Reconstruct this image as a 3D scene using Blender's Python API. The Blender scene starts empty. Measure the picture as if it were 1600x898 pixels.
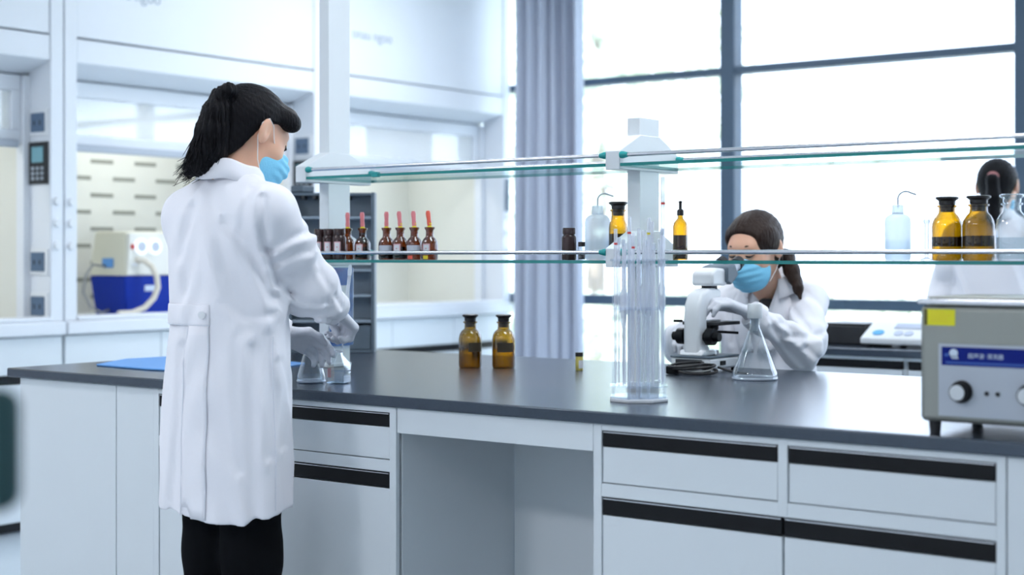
import bpy, math, random
import numpy as np
from mathutils import Matrix, Vector
random.seed(7)
S = bpy.context.scene
COL = S.collection

# ------------------------------------------------------------------ camera
cam = bpy.data.cameras.new('camera')
cam.sensor_width = 36.0
cam.lens = 53.57
cam.shift_y = -0.0306
cam.clip_start = 0.05
cam.dof.use_dof = True
cam.dof.focus_distance = 3.95
cam.dof.aperture_fstop = 2.3
camo = bpy.data.objects.new('camera', cam)
camo.location = (0, 0, 1.19)
camo.rotation_euler = (math.pi/2, 0, math.radians(37.1))
COL.objects.link(camo)
S.camera = camo

# ------------------------------------------------------------------ world, sun, exposure
w = bpy.data.worlds.new('sky'); S.world = w
w.use_nodes = True
bg = w.node_tree.nodes['Background']
bg.inputs[0].default_value = (0.73, 0.84, 1.0, 1)
bg.inputs[1].default_value = 4.2
sun = bpy.data.lights.new('sun', 'SUN'); sun.energy = 9.0; sun.angle = 0.02
sun.color = (1.0, 0.96, 0.9)
suno = bpy.data.objects.new('sun', sun)
suno.rotation_euler = (math.radians(48), 0, math.radians(-20))   # comes from behind the building, onto the garden
COL.objects.link(suno)
S.view_settings.view_transform = 'Standard'
S.view_settings.look = 'None'
S.view_settings.exposure = 0.12
S.view_settings.gamma = 1.0
S.cycles.transparent_max_bounces = 48
S.cycles.max_bounces = 10

# ------------------------------------------------------------------ materials
MATS = {}
def mat(name, col, rough=0.5, metal=0.0, spec=0.5, grain=0.0, gscale=40.0, bump=0.0, bscale=60.0, stretch=None, emit=None, sub=0.0, coat=0.0, sheen=0.0):
    m = bpy.data.materials.new(name); m.use_nodes = True
    nt = m.node_tree; b = nt.nodes['Principled BSDF']
    b.inputs['Base Color'].default_value = (*col, 1)
    b.inputs['Roughness'].default_value = rough
    b.inputs['Metallic'].default_value = metal
    b.inputs['Specular IOR Level'].default_value = spec
    if coat: b.inputs['Coat Weight'].default_value = coat
    if sheen: b.inputs['Sheen Weight'].default_value = sheen
    if sub:
        b.inputs['Subsurface Weight'].default_value = sub
        b.inputs['Subsurface Radius'].default_value = (0.012, 0.005, 0.003)
    if emit:
        b.inputs['Emission Color'].default_value = (*emit[:3], 1); b.inputs['Emission Strength'].default_value = emit[3]
    if grain or bump:
        tc = nt.nodes.new('ShaderNodeTexCoord'); mp = nt.nodes.new('ShaderNodeMapping')
        nt.links.new(tc.outputs['Object'], mp.inputs[0])
        if stretch: mp.inputs['Scale'].default_value = stretch
    if grain:
        n = nt.nodes.new('ShaderNodeTexNoise'); n.inputs['Scale'].default_value = gscale; n.inputs['Detail'].default_value = 5
        nt.links.new(mp.outputs[0], n.inputs[0])
        r = nt.nodes.new('ShaderNodeMapRange'); r.inputs[3].default_value = 1-grain; r.inputs[4].default_value = 1+grain
        nt.links.new(n.outputs[0], r.inputs[0])
        v = nt.nodes.new('ShaderNodeVectorMath'); v.operation = 'SCALE'; v.inputs[0].default_value = col
        nt.links.new(r.outputs[0], v.inputs['Scale']); nt.links.new(v.outputs[0], b.inputs['Base Color'])
    if bump:
        n2 = nt.nodes.new('ShaderNodeTexNoise'); n2.inputs['Scale'].default_value = bscale; n2.inputs['Detail'].default_value = 4
        nt.links.new(mp.outputs[0], n2.inputs[0])
        bp = nt.nodes.new('ShaderNodeBump'); bp.inputs['Strength'].default_value = bump; bp.inputs['Distance'].default_value = 0.01
        nt.links.new(n2.outputs[0], bp.inputs['Height']); nt.links.new(bp.outputs[0], b.inputs['Normal'])
    MATS[name] = m
    return m

def glass(name, tint=(0.97, 0.99, 1.0), edge=(0.75, 0.82, 0.86), f0=0.04, fmax=0.75, power=0.28, rough=0.02, haze=0.0, hazecol=(0.9, 0.93, 0.97)):
    """thin-walled glass: light passes straight through, tinted, with a reflection that grows towards the rim"""
    m = bpy.data.materials.new(name); m.use_nodes = True
    nt = m.node_tree; nt.nodes.clear()
    out = nt.nodes.new('ShaderNodeOutputMaterial')
    tr = nt.nodes.new('ShaderNodeBsdfTransparent'); gl = nt.nodes.new('ShaderNodeBsdfGlossy')
    gl.inputs['Roughness'].default_value = rough; gl.inputs['Color'].default_value = (0.95, 0.97, 1, 1)
    lw = nt.nodes.new('ShaderNodeLayerWeight'); lw.inputs['Blend'].default_value = power
    mr = nt.nodes.new('ShaderNodeMapRange'); mr.inputs[3].default_value = f0; mr.inputs[4].default_value = fmax
    nt.links.new(lw.outputs['Facing'], mr.inputs[0])
    ce = nt.nodes.new('ShaderNodeMix'); ce.data_type = 'RGBA'
    ce.inputs[6].default_value = (*tint, 1); ce.inputs[7].default_value = (*edge, 1)
    nt.links.new(lw.outputs['Facing'], ce.inputs[0]); nt.links.new(ce.outputs[2], tr.inputs[0])
    mx = nt.nodes.new('ShaderNodeMixShader')
    nt.links.new(mr.outputs[0], mx.inputs[0]); nt.links.new(tr.outputs[0], mx.inputs[1]); nt.links.new(gl.outputs[0], mx.inputs[2])
    last = mx
    if haze:
        df = nt.nodes.new('ShaderNodeBsdfDiffuse'); df.inputs[0].default_value = (*hazecol, 1)
        tl = nt.nodes.new('ShaderNodeBsdfTranslucent'); tl.inputs[0].default_value = (*hazecol, 1)
        m1 = nt.nodes.new('ShaderNodeMixShader'); m1.inputs[0].default_value = 0.5
        nt.links.new(df.outputs[0], m1.inputs[1]); nt.links.new(tl.outputs[0], m1.inputs[2])
        m2 = nt.nodes.new('ShaderNodeMixShader'); m2.inputs[0].default_value = haze
        nt.links.new(mx.outputs[0], m2.inputs[1]); nt.links.new(m1.outputs[0], m2.inputs[2]); last = m2
    nt.links.new(last.outputs[0], out.inputs[0])
    MATS[name] = m
    return m

mat('white_lacquer', (0.72, 0.78, 0.82), 0.42, grain=0.02, gscale=6)
mat('white_metal', (0.78, 0.82, 0.87), 0.35, grain=0.015, gscale=8)
mat('post_white', (0.74, 0.79, 0.82), 0.4, grain=0.02, gscale=10)
mat('liner', (0.75, 0.76, 0.70), 0.5, grain=0.02, gscale=9)
mat('slot_shade', (0.30, 0.31, 0.27), 0.7)  # dark strips painted for the shade inside the open baffle slots
mat('wall_paint', (0.82, 0.84, 0.86), 0.8, grain=0.02, bump=0.05)
mat('ceiling_tile', (0.85, 0.87, 0.88), 0.9, grain=0.03, gscale=200)
mat('floor_vinyl', (0.52, 0.60, 0.66), 0.28, grain=0.06, gscale=25)
mat('resin', (0.033, 0.042, 0.060), 0.25, spec=0.9, grain=0.15, gscale=180)
MATS['resin'].node_tree.nodes['Principled BSDF'].inputs['Specular Tint'].default_value = (0.72, 0.86, 1.0, 1)  # blue of the sky's reflection put into the specular tint
mat('black_plastic', (0.006, 0.007, 0.009), 0.4, spec=0.2)
mat('black_matt', (0.02, 0.022, 0.026), 0.6, grain=0.1)
mat('chrome', (0.72, 0.73, 0.76), 0.22, metal=1.0)
mat('steel', (0.30, 0.315, 0.29), 0.42, metal=0.55, grain=0.04, gscale=300, stretch=(1, 1, 0.05))
mat('panel_grey', (0.46, 0.51, 0.58), 0.45)
mat('teal', (0.01, 0.30, 0.30), 0.35)
mat('glass_edge', (0.02, 0.25, 0.24), 0.15)
mat('frame_blue', (0.055, 0.095, 0.145), 0.45, grain=0.05)
mat('curtain', (0.50, 0.55, 0.66), 0.9, grain=0.05, gscale=300, bump=0.1, bscale=400)
mat('coat', (0.87, 0.875, 0.93), 0.75, grain=0.015, gscale=400, bump=0.25, bscale=14)
mat('coat_seam', (0.74, 0.77, 0.84), 0.8)
mat('skin', (0.82, 0.48, 0.33), 0.5, sub=0.25, grain=0.05, gscale=30)
mat('hair_black', (0.006, 0.006, 0.008), 0.5, spec=0.12, bump=0.5, bscale=60, stretch=(3, 3, 0.5))
mat('hair_brown', (0.028, 0.015, 0.011), 0.5, spec=0.25, bump=0.5, bscale=60, stretch=(3, 3, 0.5))
mat('eye_white', (0.85, 0.85, 0.85), 0.2)
mat('lash', (0.01, 0.008, 0.008), 0.6)
mat('mask_blue', (0.24, 0.66, 0.92), 0.8, bump=0.15, bscale=200)
mat('elastic', (0.85, 0.84, 0.84), 0.8)
mat('glove', (0.72, 0.74, 0.80), 0.55, bump=0.15, bscale=60)
mat('trouser', (0.004, 0.0045, 0.006), 0.9, spec=0.08, grain=0.2)
mat('shoe', (0.8, 0.8, 0.82), 0.5)
mat('brown_tie', (0.05, 0.03, 0.03), 0.7)
mat('pink_tie', (0.45, 0.18, 0.18), 0.7)
mat('rack_grey', (0.10, 0.14, 0.18), 0.5, grain=0.08)
mat('rack_inner', (0.26, 0.33, 0.40), 0.5, grain=0.08)
mat('socket_grey', (0.09, 0.15, 0.24), 0.45)
mat('display_cyan', (0.18, 0.42, 0.50), 0.3)
mat('machine_cream', (0.72, 0.70, 0.58), 0.5)
mat('machine_front', (0.82, 0.82, 0.76), 0.5)
mat('machine_blue', (0.003, 0.03, 0.34), 0.5, spec=0.2)
mat('gauge_lit', (0.9, 0.95, 1.0), 0.3, emit=(0.85, 0.93, 1.0, 0.55))
mat('gauge_face', (0.55, 0.60, 0.70), 0.4)
mat('hose_cream', (0.72, 0.68, 0.58), 0.5)
mat('cable_black', (0.02, 0.02, 0.022), 0.5)
mat('cable_grey', (0.25, 0.26, 0.26), 0.5)
mat('mat_blue', (0.13, 0.36, 0.78), 0.55, grain=0.03)
mat('yellow_label', (0.80, 0.75, 0.01), 0.5)
mat('label_print', (0.10, 0.09, 0.02), 0.6)
mat('label_blue', (0.003, 0.015, 0.20), 0.5, spec=0.15)
mat('label_mark', (0.62, 0.72, 0.85), 0.5)
mat('label_line', (0.03, 0.10, 0.42), 0.5)
mat('paper', (0.75, 0.76, 0.80), 0.8)
mat('paper_grey', (0.55, 0.58, 0.66), 0.8)
mat('paper_pink', (0.75, 0.45, 0.48), 0.8)
mat('ink_red', (0.55, 0.08, 0.07), 0.7)
mat('dark_label', (0.05, 0.035, 0.02), 0.7)  # dark tone holds the backlit shade of the shelf bottle labels
mat('rubber_pink', (0.75, 0.22, 0.24), 0.5)
mat('rubber_red', (0.85, 0.13, 0.08), 0.5)
mat('cap_dark', (0.018, 0.015, 0.016), 0.35)
mat('jar_dark', (0.035, 0.016, 0.016), 0.22)
mat('white_plastic', (0.80, 0.83, 0.86), 0.45)
mat('vial_yellow', (0.62, 0.52, 0.12), 0.4)
mat('band_red', (0.7, 0.05, 0.05), 0.5)
mat('band_yellow', (0.8, 0.65, 0.02), 0.5)
mat('band_blue', (0.05, 0.25, 0.65), 0.5)
mat('stool_teal', (0.012, 0.055, 0.060), 0.6, grain=0.1)
mat('button_blue', (0.10, 0.42, 0.75), 0.5)
mat('button_grey', (0.50, 0.56, 0.70), 0.5)
mat('knob_silver', (0.55, 0.58, 0.60), 0.25, metal=0.8)
mat('grey_mark', (0.40, 0.46, 0.53), 0.6)
mat('leaf', (0.42, 0.55, 0.38), 0.7, grain=0.3, gscale=2)
mat('leaf_washed_out', (0.62, 0.68, 0.55), 0.7, grain=0.2, gscale=2)  # leaves painted pale for the washed-out glare outside
mat('bark', (0.25, 0.21, 0.17), 0.9, grain=0.3)
mat('ground', (0.55, 0.58, 0.50), 0.9, grain=0.2, gscale=3)
mat('lamp_glow', (1, 1, 1), 0.5, emit=(0.95, 0.98, 1.0, 3.0))
mat('iris', (0.03, 0.015, 0.01), 0.2)
mat('inner_black', (0.03, 0.025, 0.025), 0.8)
glass('glass_clear', (0.97, 0.985, 0.99), (0.62, 0.70, 0.76), 0.05, 0.7)
glass('glass_shelf', (0.93, 0.985, 0.97), (0.80, 0.93, 0.90), 0.04, 0.5, 0.15, 0.01)
glass('glass_window', (0.97, 0.985, 1.0), (0.9, 0.95, 1.0), 0.04, 0.6, 0.15, 0.0)
glass('glass_sash', (0.93, 0.95, 0.97), (0.9, 0.95, 1.0), 0.10, 0.7, 0.2, 0.02, haze=0.38, hazecol=(0.88, 0.93, 1.0))  # whitish haze stands in for the window's reflection on the sash
glass('glass_amber', (0.68, 0.47, 0.008), (0.10, 0.05, 0.005), 0.05, 0.45)
glass('glass_brown', (0.42, 0.17, 0.03), (0.12, 0.04, 0.01), 0.05, 0.45)
glass('liquid_dark', (0.10, 0.05, 0.03), (0.05, 0.02, 0.01), 0.03, 0.3)
glass('liquid_amber', (0.90, 0.80, 0.30), (0.6, 0.45, 0.10), 0.02, 0.2)
glass('liquid_clear', (0.94, 0.97, 0.99), (0.72, 0.80, 0.86), 0.03, 0.4)
glass('acrylic', (0.94, 0.96, 0.98), (0.78, 0.83, 0.90), 0.05, 0.55, 0.25, 0.04, haze=0.08, hazecol=(0.9, 0.92, 1.0))
glass('acrylic_blue', (0.42, 0.62, 0.86), (0.25, 0.45, 0.75), 0.05, 0.5, haze=0.2, hazecol=(0.45, 0.62, 0.85))
glass('poly_white', (0.86, 0.90, 0.93), (0.75, 0.8, 0.85), 0.03, 0.25, 0.3, 0.2, haze=0.55, hazecol=(0.86, 0.90, 0.95))
glass('pipette_glass', (0.97, 0.98, 1.0), (0.50, 0.56, 0.68), 0.12, 0.85, 0.40, 0.03, haze=0.38, hazecol=(0.92, 0.93, 0.98))

# ------------------------------------------------------------------ object helpers
def thing(name, label, cat, loc=(0, 0, 0), rz=0.0, group=None):
    o = bpy.data.objects.new(name, None); COL.objects.link(o)
    o.empty_display_size = 0.05
    o.location = loc; o.rotation_euler = (0, 0, rz)
    o['label'] = label; o['category'] = cat
    if group: o['group'] = group
    return o
def tag(o, label, cat, group=None):
    o['label'] = label; o['category'] = cat
    if group: o['group'] = group
    return o
def base_of(o):
    v = Vector((0, 0, 0))
    while o is not None:
        v += o.location; o = o.parent
    return v
def copy_tree(o, parent=None):
    c = o.copy(); COL.objects.link(c); c.parent = parent
    for ch in list(o.children): copy_tree(ch, c)
    return c
def link_mesh(name, me, mats, parent=None, kind=None, smooth=True, angle=40, bevel=0, seg=2):
    o = bpy.data.objects.new(name, me); COL.objects.link(o)
    for m in (mats if isinstance(mats, (list, tuple)) else [mats]):
        me.materials.append(MATS[m])
    if parent is not None: o.parent = parent
    if kind: o['kind'] = kind
    if smooth:
        me.polygons.foreach_set('use_smooth', [True]*len(me.polygons))
        if angle < 180: me.set_sharp_from_angle(angle=math.radians(angle))
    if bevel:
        b = o.modifiers.new('bevel', 'BEVEL'); b.width = bevel; b.segments = seg; b.limit_method = 'ANGLE'; b.angle_limit = math.radians(40)
        b.harden_normals = False
    return o

class MB:
    def __init__(s): s.v = []; s.f = []; s.mi = []; s.cur = 0
    def add(s, vs, fs):
        k = len(s.v); s.v += [tuple(map(float, p)) for p in vs]
        for f in fs: s.f.append(tuple(i+k for i in f)); s.mi.append(s.cur)
        return s
    def mat(s, i): s.cur = i; return s
    def box(s, x0, x1, y0, y1, z0, z1):
        return s.add([(x0,y0,z0),(x1,y0,z0),(x1,y1,z0),(x0,y1,z0),(x0,y0,z1),(x1,y0,z1),(x1,y1,z1),(x0,y1,z1)],
                     [(0,3,2,1),(4,5,6,7),(0,1,5,4),(1,2,6,5),(2,3,7,6),(3,0,4,7)])
    def prism(s, poly, a0, a1, axis='z'):
        n = len(poly)
        def mk(p, a):
            return {'z': (p[0], p[1], a), 'y': (p[0], a, p[1]), 'x': (a, p[0], p[1])}[axis]
        vs = [mk(p, a0) for p in poly] + [mk(p, a1) for p in poly]
        fs = [tuple(range(n))[::-1], tuple(range(n, 2*n))] + [(i, (i+1) % n, n+(i+1) % n, n+i) for i in range(n)]
        return s.add(vs, fs)
    def tube(s, pts, r, seg=8, caps=True):
        pts = [Vector(p) for p in pts]; n = len(pts)
        rs = r if isinstance(r, (list, tuple)) else [r]*n
        up = Vector((0, 0, 1)); vs = []; fs = []
        t0 = (pts[1]-pts[0]).normalized()
        a = t0.cross(up if abs(t0.z) < 0.9 else Vector((1, 0, 0))).normalized()
        for i, p in enumerate(pts):
            t = (pts[min(i+1, n-1)]-pts[max(i-1, 0)])
            if t.length < 1e-9: t = t0.copy()
            t.normalize()
            a = (a - t*a.dot(t)).normalized(); b = t.cross(a)
            for j in range(seg):
                q = 2*math.pi*j/seg
                vs.append(p + (a*math.cos(q) + b*math.sin(q))*rs[i])
        for i in range(n-1):
            for j in range(seg):
                fs.append((i*seg+j, i*seg+(j+1) % seg, (i+1)*seg+(j+1) % seg, (i+1)*seg+j))
        if caps: fs += [tuple(range(seg))[::-1], tuple(range((n-1)*seg, n*seg))]
        return s.add(vs, fs)
    def lathe(s, prof, c=(0, 0, 0), seg=24, caps=True, a0=0.0, a1=None):
        full = a1 is None
        if full: a1 = a0+2*math.pi
        m = seg if full else seg+1
        vs = []; fs = []
        for r, z in prof:
            for j in range(m):
                q = a0+(a1-a0)*j/seg
                vs.append((c[0]+r*math.cos(q), c[1]+r*math.sin(q), c[2]+z))
        for i in range(len(prof)-1):
            for j in range(seg):
                k = (j+1) % m
                fs.append((i*m+j, i*m+k, (i+1)*m+k, (i+1)*m+j))
        if caps and full:
            fs += [tuple(range(m))[::-1], tuple(range((len(prof)-1)*m, len(prof)*m))]
        return s.add(vs, fs)
    def cyl(s, p0, p1, r0, r1=None, seg=20):
        return s.tube([p0, p1], [r0, r0 if r1 is None else r1], seg)
    def grid(s, rows, closed=False):
        n = len(rows[0]); vs = [p for r in rows for p in r]; fs = []
        for i in range(len(rows)-1):
            for j in range(n if closed else n-1):
                fs.append((i*n+j, i*n+(j+1) % n, (i+1)*n+(j+1) % n, (i+1)*n+j))
        return s.add(vs, fs)
    def build(s, name, mats, parent=None, world=False, **kw):
        if world and parent is not None:
            b = base_of(parent); s.v = [(x-b.x, y-b.y, z-b.z) for x, y, z in s.v]
        me = bpy.data.meshes.new(name); me.from_pydata(s.v, [], s.f); me.update()
        me.polygons.foreach_set('material_index', s.mi)
        return link_mesh(name, me, mats, parent, **kw)
def wbox(name, m, parent, x0, x1, y0, y1, z0, z1, bevel=0.0015, **kw):
    return MB().box(x0, x1, y0, y1, z0, z1).build(name, m, parent, world=True, bevel=bevel, **kw)
def struct(name, mb, m, parent=None, **kw):
    o = mb.build(name, m, parent, **kw); o['kind'] = 'structure'; return o
def text_obj(name, body, size, m, parent, mtx, depth=0.0004, align='LEFT'):
    cu = bpy.data.curves.new(name, 'FONT'); cu.body = body; cu.size = size; cu.extrude = depth; cu.align_x = align
    tmp = bpy.data.objects.new(name, cu); COL.objects.link(tmp)
    dg = bpy.context.evaluated_depsgraph_get()
    me = bpy.data.meshes.new_from_object(tmp.evaluated_get(dg))
    bpy.data.objects.remove(tmp); bpy.data.curves.remove(cu)
    me.transform(mtx); me.materials.clear()
    return link_mesh(name, me, m, parent, smooth=False)

# ------------------------------------------------------------------ implicit surfaces (for bodies, clothes, hair, hands)
def RC(a, b, ra, rb):
    a = np.array(a, np.float32); b = np.array(b, np.float32); ba = b-a; L = float(ba@ba)+1e-9
    def f(P):
        pa = P-a; h = np.clip((pa@ba)/L, 0, 1)
        return np.linalg.norm(pa-h[:, None]*ba, axis=1)-(ra+(rb-ra)*h)
    return f
def EL(c, r, R=None):
    c = np.array(c, np.float32); r = np.array(r, np.float32)
    def f(P):
        q = P-c
        if R is not None: q = q@R
        k0 = np.linalg.norm(q/r, axis=1); k1 = np.linalg.norm(q/(r*r), axis=1)+1e-9
        return k0*(k0-1)/k1
    return f
def smin(a, b, k):
    h = np.maximum(k-np.abs(a-b), 0)/k
    return np.minimum(a, b)-h*h*k*0.25
def smax(a, b, k): return -smin(-a, -b, k)
def U(fs, k):
    def f(P):
        d = fs[0](P)
        for g in fs[1:]: d = smin(d, g(P), k)
        return d
    return f
def rotm(yaw=0, pitch=0, roll=0):
    """columns are the local axes; pitch > 0 looks down"""
    R = Matrix.Rotation(yaw, 3, 'Z') @ Matrix.Rotation(-pitch, 3, 'X') @ Matrix.Rotation(roll, 3, 'Y')
    return np.array(R, np.float32)
def moved(f, R, t):
    t = np.array(t, np.float32)
    return lambda P: f((P-t)@R)
def sss(x, a, b):
    t = np.clip((x-a)/(b-a), 0, 1); return t*t*(3-2*t)
def nz(P, f, seed=0.0):
    x, y, z = P[:, 0]*f+seed, P[:, 1]*f+seed*1.7, P[:, 2]*f-seed
    return (np.sin(x+1.3*np.sin(y*0.9+z))+np.sin(y*1.1+1.2*np.sin(z*1.2+x*0.7)+1.0)+np.sin(z*0.9+1.4*np.sin(x*1.1+y*0.6)+2.1))/3
def surfnet(f, lo, hi, h):
    lo = np.array(lo, np.float32); hi = np.array(hi, np.float32)
    n = np.maximum(np.ceil((hi-lo)/h).astype(int)+1, 4)
    c = 4; nc = (n+c-1)//c+1
    ax = [lo[i]+h*c*np.arange(nc[i], dtype=np.float32)+h*(c-1)/2 for i in range(3)]
    G = np.stack(np.meshgrid(*ax, indexing='ij'), -1).reshape(-1, 3)
    dc = f(G).reshape(nc).astype(np.float32)
    D = np.repeat(np.repeat(np.repeat(dc, c, 0), c, 1), c, 2)
    n = np.array(D.shape)
    idx = np.argwhere(np.abs(D) < h*c*1.35)
    for k in range(0, len(idx), 400000):
        s = idx[k:k+400000]
        D[s[:, 0], s[:, 1], s[:, 2]] = f((lo+s*h).astype(np.float32))
    sg = D < 0
    act = np.zeros(n-1, bool); allin = np.ones(n-1, bool)
    for dx in (0, 1):
        for dy in (0, 1):
            for dz in (0, 1):
                q = sg[dx:n[0]-1+dx, dy:n[1]-1+dy, dz:n[2]-1+dz]
                act |= q; allin &= q
    act &= ~allin
    cells = np.argwhere(act); vid = -np.ones(n-1, int); vid[tuple(cells.T)] = np.arange(len(cells))
    acc = np.zeros((len(cells), 3), np.float64); cnt = np.zeros(len(cells))
    corners = [(x, y, z) for x in (0, 1) for y in (0, 1) for z in (0, 1)]
    for a in corners:
        for axn in range(3):
            if a[axn]: continue
            b = list(a); b[axn] = 1
            d0 = D[cells[:, 0]+a[0], cells[:, 1]+a[1], cells[:, 2]+a[2]]; d1 = D[cells[:, 0]+b[0], cells[:, 1]+b[1], cells[:, 2]+b[2]]
            m = (d0 < 0) != (d1 < 0)
            t = np.where(m, d0/(d0-d1+1e-12), 0)
            p = np.tile(np.array(a, float), (len(cells), 1)); p[:, axn] += t
            acc[m] += p[m]; cnt[m] += 1
    V = lo+(cells+acc/np.maximum(cnt, 1)[:, None])*h
    F = []
    for axn in range(3):
        o1, o2 = [(1, 2), (2, 0), (0, 1)][axn]
        sl0 = [slice(1, -1)]*3; sl0[axn] = slice(0, -1); sl1 = list(sl0); sl1[axn] = slice(1, None)
        s0 = sg[tuple(sl0)]; s1 = sg[tuple(sl1)]
        e = np.argwhere(s0 != s1)
        flip = s0[tuple(e.T)]
        off = np.ones(3, int); off[axn] = 0
        e = e+off
        def cell(d1, d2):
            q = e.copy(); q[:, o1] -= d1; q[:, o2] -= d2
            return vid[tuple(q.T)]
        Q = np.stack([cell(1, 1), cell(0, 1), cell(0, 0), cell(1, 0)], 1)
        Q[~flip] = Q[~flip][:, ::-1]
        F.append(Q)
    F = np.concatenate(F); F = F[(F >= 0).all(1)]
    # drop the staircase of the grid: two light smoothing passes
    for lam in (0.5,):
        A = np.zeros_like(V); C = np.zeros(len(V))
        for i in range(4):
            a, b = F[:, i], F[:, (i+1) % 4]
            np.add.at(A, a, V[b]); np.add.at(C, a, 1); np.add.at(A, b, V[a]); np.add.at(C, b, 1)
        V = V*(1-lam)+lam*A/np.maximum(C, 1)[:, None]
    return V, F
def sdf_obj(name, f, lo, hi, h, m, parent, post=None):
    V, F = surfnet(f, lo, hi, h)
    if post: V = post(V)
    me = bpy.data.meshes.new(name)
    me.vertices.add(len(V)); me.vertices.foreach_set('co', V.astype(np.float32).ravel())
    me.loops.add(F.size); me.loops.foreach_set('vertex_index', F.astype(np.int32).ravel())
    me.polygons.add(len(F)); me.polygons.foreach_set('loop_start', np.arange(0, F.size, 4, dtype=np.int32))
    me.update(calc_edges=True); me.validate()
    return link_mesh(name, me, m, parent, angle=180)

# ================================================================== SETTING
# floor, ceiling, walls
struct('floor', MB().box(-6.6, 2.6, -3.6, 7.5, -0.1, 0.0), 'floor_vinyl', smooth=False)
struct('ceiling', MB().box(-6.6, 2.6, -3.6, 7.55, 3.0, 3.1), 'ceiling_tile', smooth=False)
struct('wall_left', MB().box(-6.6, -6.5, -3.6, 7.5, 0, 3.0), 'wall_paint', smooth=False)
struct('wall_right', MB().box(2.5, 2.6, -3.6, 7.5, 0, 3.0), 'wall_paint', smooth=False)
struct('wall_front', MB().box(-6.5, 2.5, -3.6, -3.5, 0, 3.0), 'wall_paint', smooth=False)
# curtain wall at the back: the glazing grid
WX = [-5.74, -4.115, -2.485, -0.86, 0.77, 2.40]
wb = struct('window_1', MB().box(-6.5, 2.5, 7.40, 7.50, 0.0, 0.06).box(-6.5, 2.5, 7.40, 7.50, 2.94, 3.0), 'frame_blue', smooth=False)
for k, x in enumerate(WX):
    wbox('mullion', 'frame_blue', wb, x-0.045, x+0.045, 7.40, 7.50, 0.06, 2.94, 0.004)
XB = [-6.5]+WX+[2.5]
for i in range(len(XB)-1):
    a, b = XB[i]+(0.045 if i else 0), XB[i+1]-(0.045 if i < len(XB)-2 else 0)
    for z0, z1 in ((2.19, 2.232), (0.905, 0.965)):
        wbox('transom', 'frame_blue', wb, a, b, 7.405, 7.495, z0, z1, 0.003)
    for z0, z1 in ((0.06, 0.905), (0.965, 2.19), (2.232, 2.94)):
        wbox('pane', 'glass_window', wb, a, b, 7.445, 7.453, z0, z1, 0)
struct('wall_back', MB().box(-6.6, 2.6, 7.4, 7.5, 3.0, 3.1), 'wall_paint', smooth=False)

# unseen ceiling panels, added as key and fill light
def added_light_panel(x, y, power, label, sx=1.2, sy=0.6):
    t = thing('added_light_panel', label, 'light', (x, y, 2.965), group='added light panels')
    wbox('frame', 'white_metal', t, x-sx/2, x+sx/2, y-sy/2, y+sy/2, 2.965, 3.0, 0.003)
    wbox('diffuser', 'lamp_glow', t, x-sx/2+0.02, x+sx/2-0.02, y-sy/2+0.02, y+sy/2-0.02, 2.960, 2.966, 0)
    L = bpy.data.lights.new('lamp', 'AREA'); L.shape = 'RECTANGLE'; L.size = sx-0.1; L.size_y = sy-0.1; L.energy = power
    L.color = (0.95, 0.95, 1.0)
    o = bpy.data.objects.new('lamp', L); COL.objects.link(o); o.parent = t; o.location = (0, 0, -0.012)
    return t
for x, y, p, l in [(-2.95, -1.4, 52, 'square added ceiling key-light panel behind and to the left of the camera'),
                   (-1.0, -1.4, 30, 'added ceiling fill panel behind the camera over the front aisle'),
                   (-4.3, 1.6, 17, 'added ceiling fill panel over the aisle left of the standing woman'),
                   (-1.7, 3.2, 21, 'added ceiling fill panel above the island bench between the two shelf bays'),
                   (-4.3, 5.6, 21, 'added ceiling fill panel before the fume hoods near the curtain'),
                   (-1.2, 5.6, 10, 'added ceiling fill panel over the rear bench by the window')]:
    added_light_panel(x, y, p, l, 0.6 if 'square' in l else 1.2)

# ------------------------------------------------------------------ garden beyond the glass
struct('ground_1', MB().box(-60, 40, 7.6, 90, -0.4, -0.3), 'ground', smooth=False)
def tree(x, y, h, r, m, label):
    t = thing('garden_tree', label, 'tree', (x, y, -0.3), group='trees beyond the window')
    rnd = random.Random(int(x*31+y*17))
    MB().tube([(0, 0, 0), (0.1, 0, h*0.35), (0, 0.1, h*0.7)], [0.16, 0.12, 0.05], 8).build('trunk', 'bark', t)
    mb = MB()
    for k in range(1500):
        a = rnd.random()*6.283; u = rnd.uniform(-1, 1); q = rnd.random()**0.45
        c = Vector((r*q*math.cos(a)*math.sqrt(1-u*u), r*q*math.sin(a)*math.sqrt(1-u*u), h*0.62+r*1.1*q*u))
        s = rnd.uniform(0.10, 0.2)
        d1 = Vector((rnd.gauss(0, 1), rnd.gauss(0, 1), rnd.gauss(0, .6))).normalized(); d2 = d1.cross(Vector((rnd.gauss(0, 1), rnd.gauss(0, 1), rnd.gauss(0, 1)))).normalized()
        mb.add([c-d1*s, c+d2*s*0.5, c+d1*s, c-d2*s*0.5], [(0, 1, 2, 3)])
    o = mb.build('foliage', m, t, smooth=False); o['kind'] = 'stuff'
tree(-11.5, 17, 6.5, 2.2, 'leaf_washed_out', 'pale leafy garden tree behind the left window pane')
def hedge():
    mb = MB(); rnd = random.Random(3)
    for k in range(5200):
        c = Vector((rnd.uniform(-17, 3), 12+rnd.uniform(-0.5, 0.5), -0.3+1.15*rnd.random()**0.7))
        s = rnd.uniform(0.06, 0.13)
        d1 = Vector((rnd.gauss(0, 1), rnd.gauss(0, 1), rnd.gauss(0, .6))).normalized(); d2 = d1.cross(Vector((rnd.gauss(0, 1), rnd.gauss(0, 1), rnd.gauss(0, 1)))).normalized()
        mb.add([c-d1*s, c+d2*s*0.5, c+d1*s, c-d2*s*0.5], [(0, 1, 2, 3)])
    o = mb.build('hedge', 'leaf_washed_out', None, smooth=False); o['kind'] = 'stuff'
    tag(o, 'low pale green hedge outside below the window bar', 'hedge')
hedge()

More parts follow.
